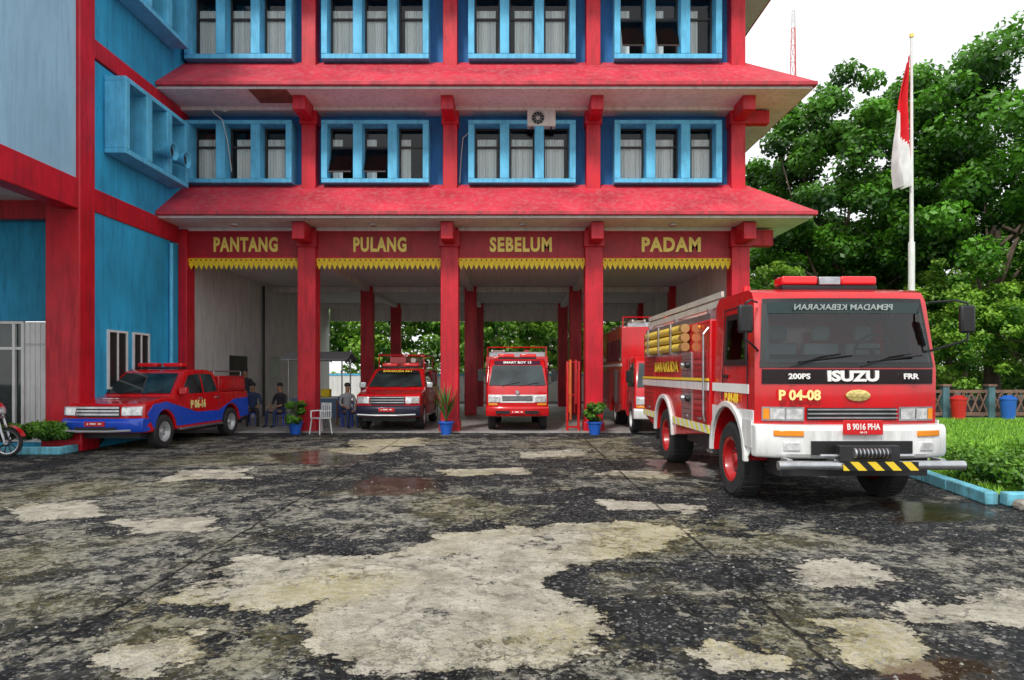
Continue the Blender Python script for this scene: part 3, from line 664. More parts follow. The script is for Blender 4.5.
    for sx in(-1,1):
        X=sx*1.155
        for a,c in((2.22,2.95),(3.05,3.65),(5.75,6.65)):
            b=MB(); b.side([(a,.85),(a,1.95),(c,1.95),(c,.85)],X+sx*.012,truckred2 if a!=3.05 else steel,None,.02)
            for k in range(1,12):
                z=.85+k*.09; b.box(min(X+sx*.008,X+sx*.018),max(X+sx*.008,X+sx*.018),a+.02,c-.02,z-.004,z+.004,dark)
            b.box(min(X+sx*.01,X+sx*.03),max(X+sx*.01,X+sx*.03),(a+c)/2-.08,(a+c)/2+.08,.90,.93,steel)
            b.done('locker_shutter',T,bevel=.003)
        b=MB(); b.side([(2.12,1.36),(2.12,1.48),(6.75,1.48),(6.75,1.36)],X+sx*.03,truckwhite,None,.02); b.done('side_stripe',T)
        b=MB(); b.side([(2.12,1.50),(2.12,1.54),(6.75,1.54),(6.75,1.50)],X+sx*.03,txty,None,.02); b.done('side_stripe',T)
        for a,c in((2.12,4.25),(5.65,6.75)):
            b=MB(); b.side([(a,.72),(a,.84),(c,.84),(c,.72)],X+sx*.02,redwhite,None,.02); b.done('warning_stripe',T)
        b=MB(); b.side([(.5,1.36),(.5,1.48),(2.05,1.48),(2.05,1.36)],sx*(W+.008),txtw,fn,.012); b.done('cab_stripe',T)
        outer=arc(4.95,.50,.72,0,180,16); inner=arc(4.95,.50,.64,180,0,16)
        b=MB(); b.side(outer+inner,X+sx*.04,truckwhite,None,.06); b.done('rear_arch',T,bevel=.01)
        b=MB(); b.tube([(X+sx*.06,2.17,.9),(X+sx*.08,2.17,1.0),(X+sx*.08,2.17,2.2),(X,2.17,2.3)],.018,steel,n=8); b.done('grab_rail',T)
        for j,(yy,zz) in enumerate(((3.2,1.75),(3.5,1.75),(3.2,1.2),(3.5,1.2))):
            b=MB(); b.lathe((X+sx*.02,yy,zz),[(0,.05),(.05,.05),(.06,.0)],steel if j%2 else dark,sg=sx,n=14); b.done('pump_outlet',T)
        for yy in(2.6,4.3,6.2):
            b=MB(); b.lathe((X+sx*.005,yy,2.33),[(0,.03),(.03,.03),(.035,0)],amber,sg=sx,n=10); b.done('marker_lamp',T)
    text('P 04-08',T,.17,(-W-.02,1.2,1.28),LS,txty,name='fleet_number',bold=.004)
    b=MB(); b.box(-1.165,-1.14,3.75,6.7,1.98,2.4,truckred2); b.done('side_panel',T)
    text('BARAKUDA',T,.26,(-1.175,4.75,1.72),LS,txty,name='side_lettering',bold=.006,xs=1.3)
    for j in range(3):
        b=MB(); x=-1.24; z=2.05+.15*j
        b.cyl((x,3.3,z),(x,5.9,z),.068,yhose,n=16); b.cyl((x,3.15,z),(x,3.3,z),.074,M('brass',(.7,.5,.2),.3,.8),n=16); b.cyl((x,5.9,z),(x,6.02,z),.074,M('brass',(.7,.5,.2),.3,.8),n=16)
        b.done('suction_hose',T,smooth=40)
    for y in(3.8,4.7,5.6):
        b=MB(); b.box(-1.33,-1.15,y-.03,y+.03,1.94,1.975,steel); b.box(-1.335,-1.31,y-.03,y+.03,1.975,2.46,steel); b.done('hose_bracket',T)
    b=MB()
    for x in(-1.0,-.55): b.box(x-.03,x+.03,2.0,6.9,2.60,2.70,beige); b.box(x-.02,x+.02,2.0,6.9,2.74,2.82,beige)
    for k in range(17): b.cyl((-1.0,2.2+k*.28,2.65),(-.55,2.2+k*.28,2.65),.018,beige,n=8)
    for y in(2.4,4.4,6.5): b.box(-1.1,.9,y-.03,y+.03,2.42,2.60,steel)
    b.done('ladder',T)
    b=MB(); b.box(-.3,.95,2.3,4.0,2.42,2.70,truckred2); b.cyl((.2,3.0,2.7),(.2,3.0,2.85),.1,truckred); b.cyl((.2,3.0,2.85),(.2,2.3,2.98),.05,truckred); b.done('roof_monitor',T,bevel=.01)
    b=MB(); b.box(-1.12,-1.08,2.2,6.7,2.42,2.52,steel); b.done('roof_rail',T)
    for sx in(-1,1):
        b=MB(); b.box(sx*1.0-.13,sx*1.0+.13,2.11,2.35,.42,.47,steel); b.done('step',T,bevel=.008)
        b=MB(); b.box(sx*.95-.2,sx*.95+.2,5.62,5.65,.3,.7,black); b.done('mud_flap',T)
    for o in [c for c in bpy.data.objects if c.parent==T]: o.location.z+=.065
    for sx in(-1,1):
        wheel(T,sx*.97,1.35,.51,.30,sx,truckred2,10); wheel(T,sx*.92,4.95,.51,.42,sx,truckred2,10)
    return T
big_truck()

# ------------------------------------------------------------------ PICKUPS
def pickup(loc,rz,label,fleet=None,banner=None,canopy=1.66,top=0,scale=1.0,lower=truckblue,bump=None):
    T=thing('pickup_truck',label,'pickup truck',loc,rz); T.scale=(scale,)*3; bump=bump or lower
    W=.90
    def fn(x,y,z):
        u=abs(x)/W
        yy=y+(.20*u**3)*max(0,1-y/1.2) + (.10*u*u if 1.15<y<2.2 and z>1.1 else 0)
        k=1-.25*max(0,z-1.12)-.05*max(0,.5-z)
        return (x*k,yy,z)
    r=.375; a1=arc(.95,.38,.46,0,180,10); a2=arc(4.05,.38,.46,0,180,10)
    prof=[(.10,.40),(.02,.55),(.02,.92),(.10,1.02),(.6,1.10),(1.2,1.15),(1.92,1.68),(2.15,1.76),(3.1,1.76),(3.38,1.70),(3.46,1.18),(5.05,1.18),(5.1,.5)]+a2+a1
    b=MB(); b.prism(prof,-W,W,truckred,8,fn); b.done('body',T,bevel=.045,seg=3)
    off=lambda d:(lambda x,y,z:(fn(x,y,z)[0],fn(x,y,z)[1]-d,fn(x,y,z)[2]+d*.6))
    b=MB(); b.strip([(1.27,1.21),(1.90,1.665)],0,0,autoglass,8,off(.01),xs=[(-.82,.82),(-.74,.74)]); ws=b.done('windshield',T)
    for sx in(-1,1):
        b=MB(); b.side([(1.55,1.19),(2.02,1.62),(2.62,1.66),(2.62,1.19)],sx*(W+.006),autoglass,fn,.012); b.done('side_window',T)
        b=MB(); b.side([(2.70,1.19),(2.70,1.66),(3.2,1.64),(3.36,1.21)],sx*(W+.006),autoglass,fn,.012); b.done('side_window',T)
        b=MB()
        b.side([(.30,.62),(.14,.80),(.42,1.0),(1.0,1.04),(1.5,.93),(2.3,.74),(3.4,.72),(4.2,.98),(5.05,1.0),(5.05,.5),(4.55,.46)]+arc(4.05,.38,.50,10,170,10)+[(3.5,.46),(1.5,.46)]+arc(.95,.38,.50,10,170,10)+[(.40,.48)],sx*(W+.010),lower,fn,.02)
        b.done('side_panel',T)
        for y,z0,z1 in((1.62,.5,1.18),(2.66,.5,1.66),(3.42,.5,1.18)):
            b=MB(); b.cyl(fn(sx*(W+.009),y,z0),fn(sx*(W+.009),y,z1),.006,black,n=5); b.done('door_seam',T)
        for y in(2.42,3.2):
            b=MB(); b.box(sx*(W+.01)-.02,sx*(W+.01)+.02,y,y+.14,1.04,1.08,steel); b.done('door_handle',T,bevel=.006)
        b=MB(); b.box(sx*.90,sx*1.10,1.50,1.62,1.17,1.35,truckred if not banner else steel); b.done('mirror',T,bevel=.03,seg=3)
        b=MB(); b.prism([(.02,.76),(.04,.95),(.26,.99),(.2,.78)],sx*.50,sx*.87,lens,4,off(.02)); b.done('headlight',T,bevel=.015)
        b=MB(); b.prism([(.0,.50),(.0,.60),(.05,.60),(.05,.50)],sx*.55,sx*.72,lens,2,off(.04)); b.done('fog_lamp',T,bevel=.01)
        b=MB(); b.box(sx*.92-.05,sx*.92+.05,1.5,3.5,.36,.41,steel); b.done('side_step',T,bevel=.01)
        wheel(T,sx*.80,.95,r,.24,sx,silver,6); wheel(T,sx*.80,4.05,r,.24,sx,silver,6)
    b=MB(); b.prism([(-.02,.42),(-.06,.5),(-.06,.66),(-.0,.72),(.3,.72),(.3,.42)],-.9,.9,bump,8,fn); b.done('bumper',T,bevel=.02,seg=3)
    b=MB(); b.tube([(-.8,-.10,.48),(-.3,-.16,.46),(.3,-.16,.46),(.8,-.10,.48)],.025,silver,n=8); b.done('bull_bar',T)
    b=MB(); b.box(-.45,.45,-.075,-.05,.46,.54,black); b.done('air_intake',T)
    b=MB(); b.strip([(.015,.74),(.02,.97)],-.48,.48,dark,6,off(.012))
    for z in(.79,.86,.93): b.strip([(.015,z-.02 if not banner else z-.008),(.018,z+.02 if not banner else z+.008)],-.47,.47,steel,6,off(.028))
    b.done('grille',T)
    b=MB(); b.box(-.22,.22,-.085,-.07,.56,.66,platered); b.box(-.16,-.14,-.09,-.085,.59,.63,txtw); b.box(-.10,.03,-.09,-.085,.60,.63,txtw); b.box(.08,.15,-.09,-.085,.60,.63,txtw); b.done('licence_plate',T)
    b=MB(); b.box(-.75,.75,.3,4.9,.28,.5,dark); b.done('chassis',T)
    for x in(-.35,.2):
        b=MB(); b.tube([(x,1.23,1.2),(x+.45,1.33,1.28)],.01,black,n=5); b.done('wiper',T)
    b=MB(); b.box(-.55,.55,2.25,2.5,1.77,1.82,black); lb=b.done('light_bar',T,bevel=.01)
    for sx in(-1,1):
        b=MB(); b.box(sx*.08,sx*.56,2.24,2.51,1.825,1.92,redlens); b.done('beacon_lens',lb,bevel=.03,seg=3)
    b=MB(); b.prism([(3.52,1.18),(3.52,canopy),(4.98,canopy),(5.02,1.18)],-.84,.84,truckred2,1); b.done('equipment_box',T,bevel=.03)
    for sx in(-1,1):
        for a,c,mm in((3.62,4.2,steel if banner else truckred),(4.28,4.9,truckred)):
            b=MB(); b.side([(a,1.26),(a,canopy-.08),(c,canopy-.08),(c,1.26)],sx*.852,mm,None,.012); b.done('locker_door',T,bevel=.005)
    b=MB()
    for x in(-.7,.7): b.tube([(x,3.5,canopy),(x,3.5,canopy+.12),(x,5.0,canopy+.12),(x,5.0,canopy)],.02,steel,n=6)
    b.tube([(-.7,3.5,canopy+.12),(.7,3.5,canopy+.12)],.02,steel,n=6); b.done('roof_rack',T)
    if top:
        b=MB(); b.box(-.55,.55,2.6,4.8,1.80,1.95,truckred2); b.box(-.4,.1,2.7,4.4,1.95,2.12,truckred); b.cyl((.35,2.6,2.02),(.35,4.8,2.02),.08,beige); b.tube([(-.7,2.5,1.75),(-.7,2.5,2.18),(.7,2.5,2.18),(.7,2.5,1.75)],.022,truckred,n=6); b.tube([(-.7,4.8,1.8),(-.7,4.8,2.18),(.7,4.8,2.18),(.7,4.8,1.8)],.022,truckred,n=6); b.tube([(.7,2.5,2.18),(.7,4.8,2.18)],.022,truckred,n=6); b.tube([(-.7,2.5,2.18),(-.7,4.8,2.18)],.022,truckred,n=6)
        b.done('roof_equipment',T)
    if fleet:
        text(fleet,T,.26,(W+.025,2.35,.92),RS,txtc,name='fleet_number',bold=.01,xs=.85)
        text(fleet,T,.11,(-.1,.60,1.118),(rad(7),0,0),txtw,name='fleet_number',bold=.004)
    if banner:
        b=MB(); b.strip([(1.80,1.60),(1.93,1.695)],-.70,.70,black,8,off(.02)); bn=b.done('sun_strip',T)
        text(banner,bn,.12,(0,1.80,1.672),(rad(36),0,0),txty,bold=.003)
    return T
pickup((-8.72,14.35,0),rad(-4),'red and blue double cab rescue pickup with red roof lights','P 06-16',None,1.60)
pickup((-3.45,18.85,.05),0,'red rescue pickup with loaded roof rack parked in a bay',None,'BARAKUDA 04-1',1.72,1,1.0,truckred2,darkblue)

# ------------------------------------------------------------------ SMALL TRUCKS
def small_truck(loc,rz,label,W=.88,Hc=2.05,bodyH=2.2,L=5.2,front=truckwhite,banner=None,bodyW=None,tall=False,bump=truckred):
    T=thing('fire_truck',label,'fire truck',loc,rz); bodyW=bodyW or W+.08
    def fn(x,y,z):
        u=abs(x)/W; yy=y+.13*u**3*max(0,1-y/.9); k=1-.10*max(0,z-1.25); return (x*k,yy,z)
    off=lambda d:(lambda x,y,z:(fn(x,y,z)[0],fn(x,y,z)[1]-d,z))
    a1=arc(.85,.40,.47,0,180,10)
    b=MB(); b.prism([(.08,.52),(.03,.7),(.05,1.22),(.42,Hc-.14),(.55,Hc-.03),(.7,Hc),(1.6,Hc),(1.68,Hc-.1),(1.7,.55)]+a1,-W,W,truckred,8,fn); b.done('cab',T,bevel=.05,seg=3)
    b=MB(); b.strip([(.075,1.28),(.40,Hc-.18)],0,0,autoglass,8,off(.02),xs=[(-W+.07,W-.07),(-W+.12,W-.12)]); ws=b.done('windshield',T)
    b=MB(); b.strip([(.04,.80),(.045,1.02)],-W+.05,W-.05,front,8,off(.012)); b.done('front_panel',T,label='pale front grille panel')
    b=MB(); b.strip([(.04,.86),(.045,.98)],-.42,.42,dark,6,off(.03)); 
    for z in(.89,.92,.95): b.strip([(.04,z-.006),(.04,z+.006)],-.42,.42,steel,4,off(.04))
    b.done('grille',T)
    b=MB(); b.lathe((0,.0,1.09),[(0,-.02),(.05,-.02),(.06,0),(.06,.05)],steel,1,16,'y'); b.done('emblem',T)
    for sx in(-1,1):
        b=MB(); b.prism([(.03,.80),(.03,.99),(.1,.99),(.1,.80)],sx*.48,sx*(W-.06),lens,3,off(.03)); b.done('headlight',T,bevel=.02)
        b=MB(); b.prism([(.03,.72),(.03,.78),(.1,.78),(.1,.72)],sx*.55,sx*(W-.05),amber,3,off(.03)); b.done('indicator_lamp',T,bevel=.01)
        b=MB(); b.side([(.34,1.28),(.60,Hc-.18),(1.25,Hc-.18),(1.25,1.28)],sx*(W+.005),autoglass,fn,.012); b.done('side_window',T)
        b=MB(); b.cyl(fn(sx*(W+.002),1.33,.7),fn(sx*(W+.002),1.33,Hc-.1),.006,black,n=5); b.done('door_seam',T)
        b=MB(); b.box(sx*(W+.01)-.015,sx*(W+.01)+.015,1.12,1.26,1.12,1.16,black); b.done('door_handle',T)
        b=MB(); b.tube([(sx*(W-.06),.3,1.75),(sx*(W+.16),.05,1.75),(sx*(W+.16),.05,1.4),(sx*(W-.02),.25,1.3)],.012,black,n=6); b.box(sx*(W+.16)-.08,sx*(W+.16)+.08,.03,.08,1.4,1.72,black); b.done('mirror',T,bevel=.01)
        wheel(T,sx*(W-.13),.85,.38,.22,sx,truckwhite,6); wheel(T,sx*(W-.18),3.6,.38,.36,sx,truckwhite,6)
    b=MB(); b.prism([(-.03,.42),(-.06,.48),(-.06,.66),(-.02,.70),(.2,.70),(.2,.42)],-W-.02,W+.02,bump,8,fn); b.done('bumper',T,bevel=.02)
    b=MB(); b.box(-.6,.6,-.075,-.05,.50,.58,black); b.done('air_intake',T)
    b=MB(); b.box(-.20,.20,-.095,-.076,.50,.60,platered); b.box(-.14,-.12,-.099,-.094,.53,.57,txtw); b.box(-.07,.04,-.099,-.094,.535,.565,txtw); b.box(.09,.14,-.099,-.094,.535,.565,txtw); b.done('licence_plate',T)
    for x in(-.45,.1):
        b=MB(); b.tube([(x,.05,1.27),(x+.5,.09,1.38)],.01,black,n=5); b.done('wiper',T)
    b=MB(); b.box(-.55,.55,.75,.97,Hc+.005,Hc+.05,black); lb=b.done('light_bar',T)
    for sx in(-1,1):
        b=MB(); b.box(sx*.08,sx*.55,.75,.97,Hc+.055,Hc+.15,redlens); b.done('beacon_lens',lb,bevel=.025)
    b=MB(); b.box(-.5,.5,.3,L-.2,.42,.62,dark); b.done('chassis',T)
    b=MB(); a2=arc(3.6,.42,.48,0,180,10)
    b.prism([(1.78,.58),(1.78,bodyH),(L,bodyH),(L,.58)]+a2,-bodyW,bodyW,truckred); b.done('body',T,bevel=.02)
    for sx in(-1,1):
        for a,c in((1.88,2.5),(2.58,3.1),(4.2,L-.1)): 
            b=MB(); b.side([(a,.75),(a,min(1.75,bodyH-.2)),(c,min(1.75,bodyH-.2)),(c,.75)],sx*(bodyW+.012),steel if a==2.58 else truckred2,None,.02); b.done('locker_shutter',T,bevel=.004)
        if tall:
            for a in(1.9,2.5,3.1,3.7,4.3):
                b=MB(); b.side([(a,2.0),(a,bodyH-.35),(a+.5,bodyH-.35),(a+.5,2.0)],sx*(bodyW+.012),autoglass,None,.02); b.done('body_window',T)
        b=MB(); b.side([(1.78,1.85),(1.78,1.93),(L,1.93),(L,1.85)],sx*(bodyW+.01),txtw,None,.015); b.done('side_stripe',T)
    b=MB()
    for x in(-.75,-.4): b.box(x-.025,x+.025,1.7,L,bodyH+.14,bodyH+.2,beige)
    for k in range(10): b.cyl((-.75,1.9+k*.33,bodyH+.17),(-.4,1.9+k*.33,bodyH+.17),.015,beige,n=6)
    for y in(2,3.4,4.8): b.box(-.85,.85,y-.02,y+.02,bodyH,bodyH+.14,steel)
    b.done('ladder',T)
    b=MB()
    b.tube([(bodyW-.05,1.9,bodyH),(bodyW-.05,1.9,bodyH+.28),(bodyW-.05,L-.1,bodyH+.28),(bodyW-.05,L-.1,bodyH)],.02,steel,n=6)
    b.tube([(-bodyW+.05,1.85,bodyH),(-bodyW+.05,1.85,bodyH+.28),(bodyW-.05,1.85,bodyH+.28),(bodyW-.05,1.85,bodyH)],.02,truckred,n=6); b.done('roof_rail',T)
    b=MB(); b.cyl((.3,2.2,bodyH+.1),(.3,3.0,bodyH+.1),.12,truckred); b.done('hose_reel',T)
    if banner:
        b=MB(); b.strip([(.415,Hc-.16),(.52,Hc-.05)],-W+.16,W-.16,M('banner_dark',(.05,.01,.03),.4),6,off(.02)); bn=b.done('sun_strip',T)
        text(banner,bn,.12,(0,.41,Hc-.105),(rad(46),0,0),txtw,bold=.003)
    return T
small_truck((.15,18.9,.05),0,'small red fire truck with white grille in an open bay',.86,2.02,2.12,5.2,truckwhite,'SMART BOY 13')
small_truck((4.25,18.1,.02),0,'tall red fire truck with pale front behind the large engine',.98,2.1,3.0,6.2,M('pale_front',(.55,.68,.74),.35,coat=.4),None,1.06,True,truckwhite)

# ------------------------------------------------------------------ MOTORCYCLE
mc=thing('motorcycle','red motorcycle parked beside the hedge','motorcycle',(-10.70,13.65,0),0)
for x in(.62,-.62):
    e=bpy.data.objects.new('wheel',None); COL.objects.link(e); e.parent=mc; e.location=(x,0,.3)
    b=MB(); b.lathe((0,0,0),[(.24,-.03),(.26,-.045),(.29,-.035),(.3,0),(.29,.035),(.26,.045),(.24,.03)],rubber,1,28,'y'); b.done('tyre',e)
    b=MB(); b.lathe((0,0,0),[(.24,-.03),(.22,-.025),(.22,.025),(.24,.03)],steel,1,28,'y'); b.cyl((0,-.06,0),(0,.06,0),.05,steel)
    for k in range(10):
        t=k*math.pi/5; b.cyl((0,0,0),(.23*math.cos(t),0,.23*math.sin(t)),.012,dark,n=5)
    b.done('rim',e)
b=MB()
for y in(-.08,.08): b.cyl((.62,y,.3),(.42,y,.95),.025,steel,n=8)
b.box(.38,.50,-.1,.1,.78,.82,steel); b.done('fork',mc)
b=MB(); p=arc(.62,.3,.34,20,150,8); 
for (a,z),(c,z2) in zip(p[:-1],p[1:]): b.poly([(a,-.07,z),(c,-.07,z2),(c,.07,z2),(a,.07,z)],truckred)
b.done('mudguard',mc)
def mcfn(x,y,z): return (y,x,z)
b=MB(); b.prism([(-.75,.72),(-.6,.85),(-.1,.72),(.3,.68),(.46,.98),(.40,1.05),(.30,.98),(.1,.45),(-.3,.38),(-.45,.5)],-.11,.11,truckred,2,mcfn); b.done('body',mc,bevel=.03)
b=MB(); b.prism([(-.65,.84),(-.6,.9),(-.1,.80),(.12,.76),(.1,.72),(-.15,.74)],-.13,.13,black,2,mcfn); b.done('saddle',mc,bevel=.03)
b=MB(); b.cyl((.36,-.34,1.05),(.36,.34,1.05),.015,dark); b.cyl((.36,-.36,1.05),(.36,-.24,1.05),.022,black); b.cyl((.36,.24,1.05),(.36,.36,1.05),.022,black); b.done('handlebar',mc)
b=MB(); b.lathe((.5,0,.92),[(0,.06),(.07,.04),(.08,0),(.05,-.08)],lens,1,16); b.done('headlight',mc)
b=MB(); b.box(-.2,.25,-.1,.1,.25,.45,dark); b.cyl((-.9,-.13,.3),(0,-.13,.25),.04,steel); b.done('engine',mc,bevel=.02)

# ------------------------------------------------------------------ POTTED PLANTS etc
leafS=M('strap_leaf',(.05,.22,.03),.5,var=.4,scale=5); leafR=M('red_strap_leaf',(.26,.03,.04),.5,var=.3)
def potted(loc,h,rs,label,spiky=False):
    T=thing('potted_plant',label,'potted plant',loc)
    b=MB(); b.lathe((0,0,0),[(0,0),(.13,0),(.19,.30),(.22,.31),(.22,.35),(.18,.35),(.17,.30),(0,.30)],potm,axis='z',n=20); b.done('pot',T)
    rg=random.Random(rs)
    if spiky:
        b=MB()
        for k in range(70):
            t=rg.random()*6.28; l=h*(.5+.5*rg.random()); lean=.15+.5*rg.random(); w=.028
            prev=None; n=5
            for j in range(n+1):
                u=j/n; p=Vector((0,0,.3))+Vector((math.cos(t)*lean*l*u**1.6,math.sin(t)*lean*l*u**1.6,l*u*(1-.25*u*lean))); s=Vector((-math.sin(t),math.cos(t),0))*w*(1-u**2+.05)
                if prev: b.poly([prev[0],prev[1],p+s,p-s],leafS if k%3 else leafR)
                prev=(p-s,p+s)
        b.done('leaves',T)
    else:
        b=MB()
        for k in range(5):
            t=rg.random()*6.28; b.cyl((0,0,.3),(.12*math.cos(t),.12*math.sin(t),h),.012,barkm,n=5)
        b.done('stem',T)
        foliage('leaves',T,[(.16*math.cos(k*1.3),.16*math.sin(k*1.3),.38+(h-.3)*rg.random(),.15) for k in range(9)],1100,.05,leafC,rs=rs)
    return T
potted((-5.95,18.75,0),.82,1,'leafy green shrub in a blue pot by a red column')
potted((-1.80,18.65,0),1.25,2,'tall spiky plant with reddish leaves in a blue pot',True)
potted((2.25,18.6,0),.72,5,'green shrub in a blue pot at the foot of a column')

sl=thing('food_stall','small stall with a grey tin canopy on metal poles','stall',(-6.6,23.5,.05))
b=MB(); 
for x in(-.9,.9):
    for y in(-.6,.6): b.cyl((x,y,0),(x,y,2.1),.025,steel,n=8)
for y in(-.6,.6): b.cyl((-.9,y,2.05),(.9,y,2.05),.02,steel,n=6)
b.done('frame',sl)
b=MB(); b.prism([(-.8,2.05),(-.8,2.08),(0,2.35),(.8,2.08),(.8,2.05),(0,2.3)],-1.1,1.1,MW('tin_sheet',(.5,.52,.54),(.35,.37,.38),6,'X',.5)); b.done('canopy',sl)
b=MB(); b.box(-.85,.85,-.5,.5,.75,.8,silver); b.box(-.85,.85,-.5,-.47,.1,.75,M('stall_panel',(.12,.2,.3),.6)); b.done('counter',sl,bevel=.01)
for x0,x1,mm in((-.6,-.2,truckwhite),(.1,.4,yellow)):
    o=MB().box(x0-6.6,x1-6.6,23.2,23.5,.85,1.12,mm).done('food_container',bevel=.03); tag(o,'plastic food container on the stall counter','container')
tb=thing('table','small wooden table inside the garage bay','table',(-5.0,21.6,.05))
wood=M('brown_wood',(.22,.10,.04),.5,var=.3,streak=.3)
b=MB(); b.box(-.5,.5,-.35,.35,.70,.74,wood); b.done('table_top',tb,bevel=.008)
for x in(-.45,.45):
    for y in(-.3,.3):
        b=MB(); b.box(x-.025,x+.025,y-.025,y+.025,0,.70,wood); b.done('leg',tb)
for x,y,r_,cm,lb in((-5.5,22.6,30,truckblue,'blue plastic chair inside the garage bay'),(-4.6,22.7,-20,truckblue,'blue plastic chair inside the garage bay'),(-8.9,20.6,60,truckblue,'blue plastic chair inside the garage bay'),(-5.25,18.75,-35,truckwhite,'white plastic chair at the front of the bay')):
    ch=thing('chair',lb,'chair',(x,y,.05 if y>19 else 0),rad(r_),'chairs in the bay')
    b=MB(); b.box(-.21,.21,-.2,.2,.42,.45,cm); b.done('seat',ch,bevel=.01)
    b=MB(); b.box(-.20,.20,.18,.21,.76,.85,cm)
    for bx in(-.18,-.09,0,.09,.18): b.box(bx-.02,bx+.02,.18,.205,.45,.76,cm)
    b.done('backrest',ch,bevel=.005)
    for lx in(-.17,.17):
        b=MB(); b.box(lx*1.15-.02,lx*1.15+.02,-.19,.19,.62,.65,cm); b.box(lx*1.15-.015,lx*1.15+.015,-.19,-.16,.45,.62,cm); b.done('armrest',ch,bevel=.004)
        for ly in(-.17,.17):
            b=MB(); b.cyl((lx*1.25,ly*1.25,0),(lx,ly,.42),.018,cm,n=8); b.done('leg',ch)
rk=thing('equipment_rack','tall narrow red tubular rack with draped orange hoses','rack',(1.72,19.3,.05))
b=MB()
for x in(-.16,.16):
    for y in(-.16,.16): b.cyl((x,y,0),(x,y,1.95),.022,truckred,n=8)
for z in(.1,1.0,1.93):
    b.tube([(-.16,-.16,z),(.16,-.16,z),(.16,.16,z),(-.16,.16,z),(-.16,-.16,z)],.016,truckred,n=6)
b.done('frame',rk)
om=M('orange_hose',(.60,.12,.02),.6,var=.2)
for x in(-.08,.07):
    b=MB(); b.tube([(x,-.19,.55+x*3),(x,-.19,1.7),(x,-.16,1.97),(x,.16,1.97),(x,.19,1.7),(x,.19,.5)],.03,om if x<0 else truckred2,n=8); b.done('hose',rk)
# bins by the fence
for x,mm,nm in((15.3,M('red_bin_plastic',(.55,.02,.02),.4),'red'),(17.0,M('blue_bin_plastic',(.02,.12,.5),.4),'blue')):
    T=thing('litter_bin','small %s plastic litter bin beside the garden fence'%nm,'bin',(x,23.4,.1))
    b=MB(); b.lathe((0,0,0),[(0,0),(.2,0),(.25,.65),(0,.65)],mm,axis='z',n=20); b.done('bin_body',T)
    b=MB(); b.lathe((0,0,.655),[(.0,0),(.27,0),(.27,.04),(.12,.14),(0,.15)],mm,axis='z',n=20); b.done('lid',T)

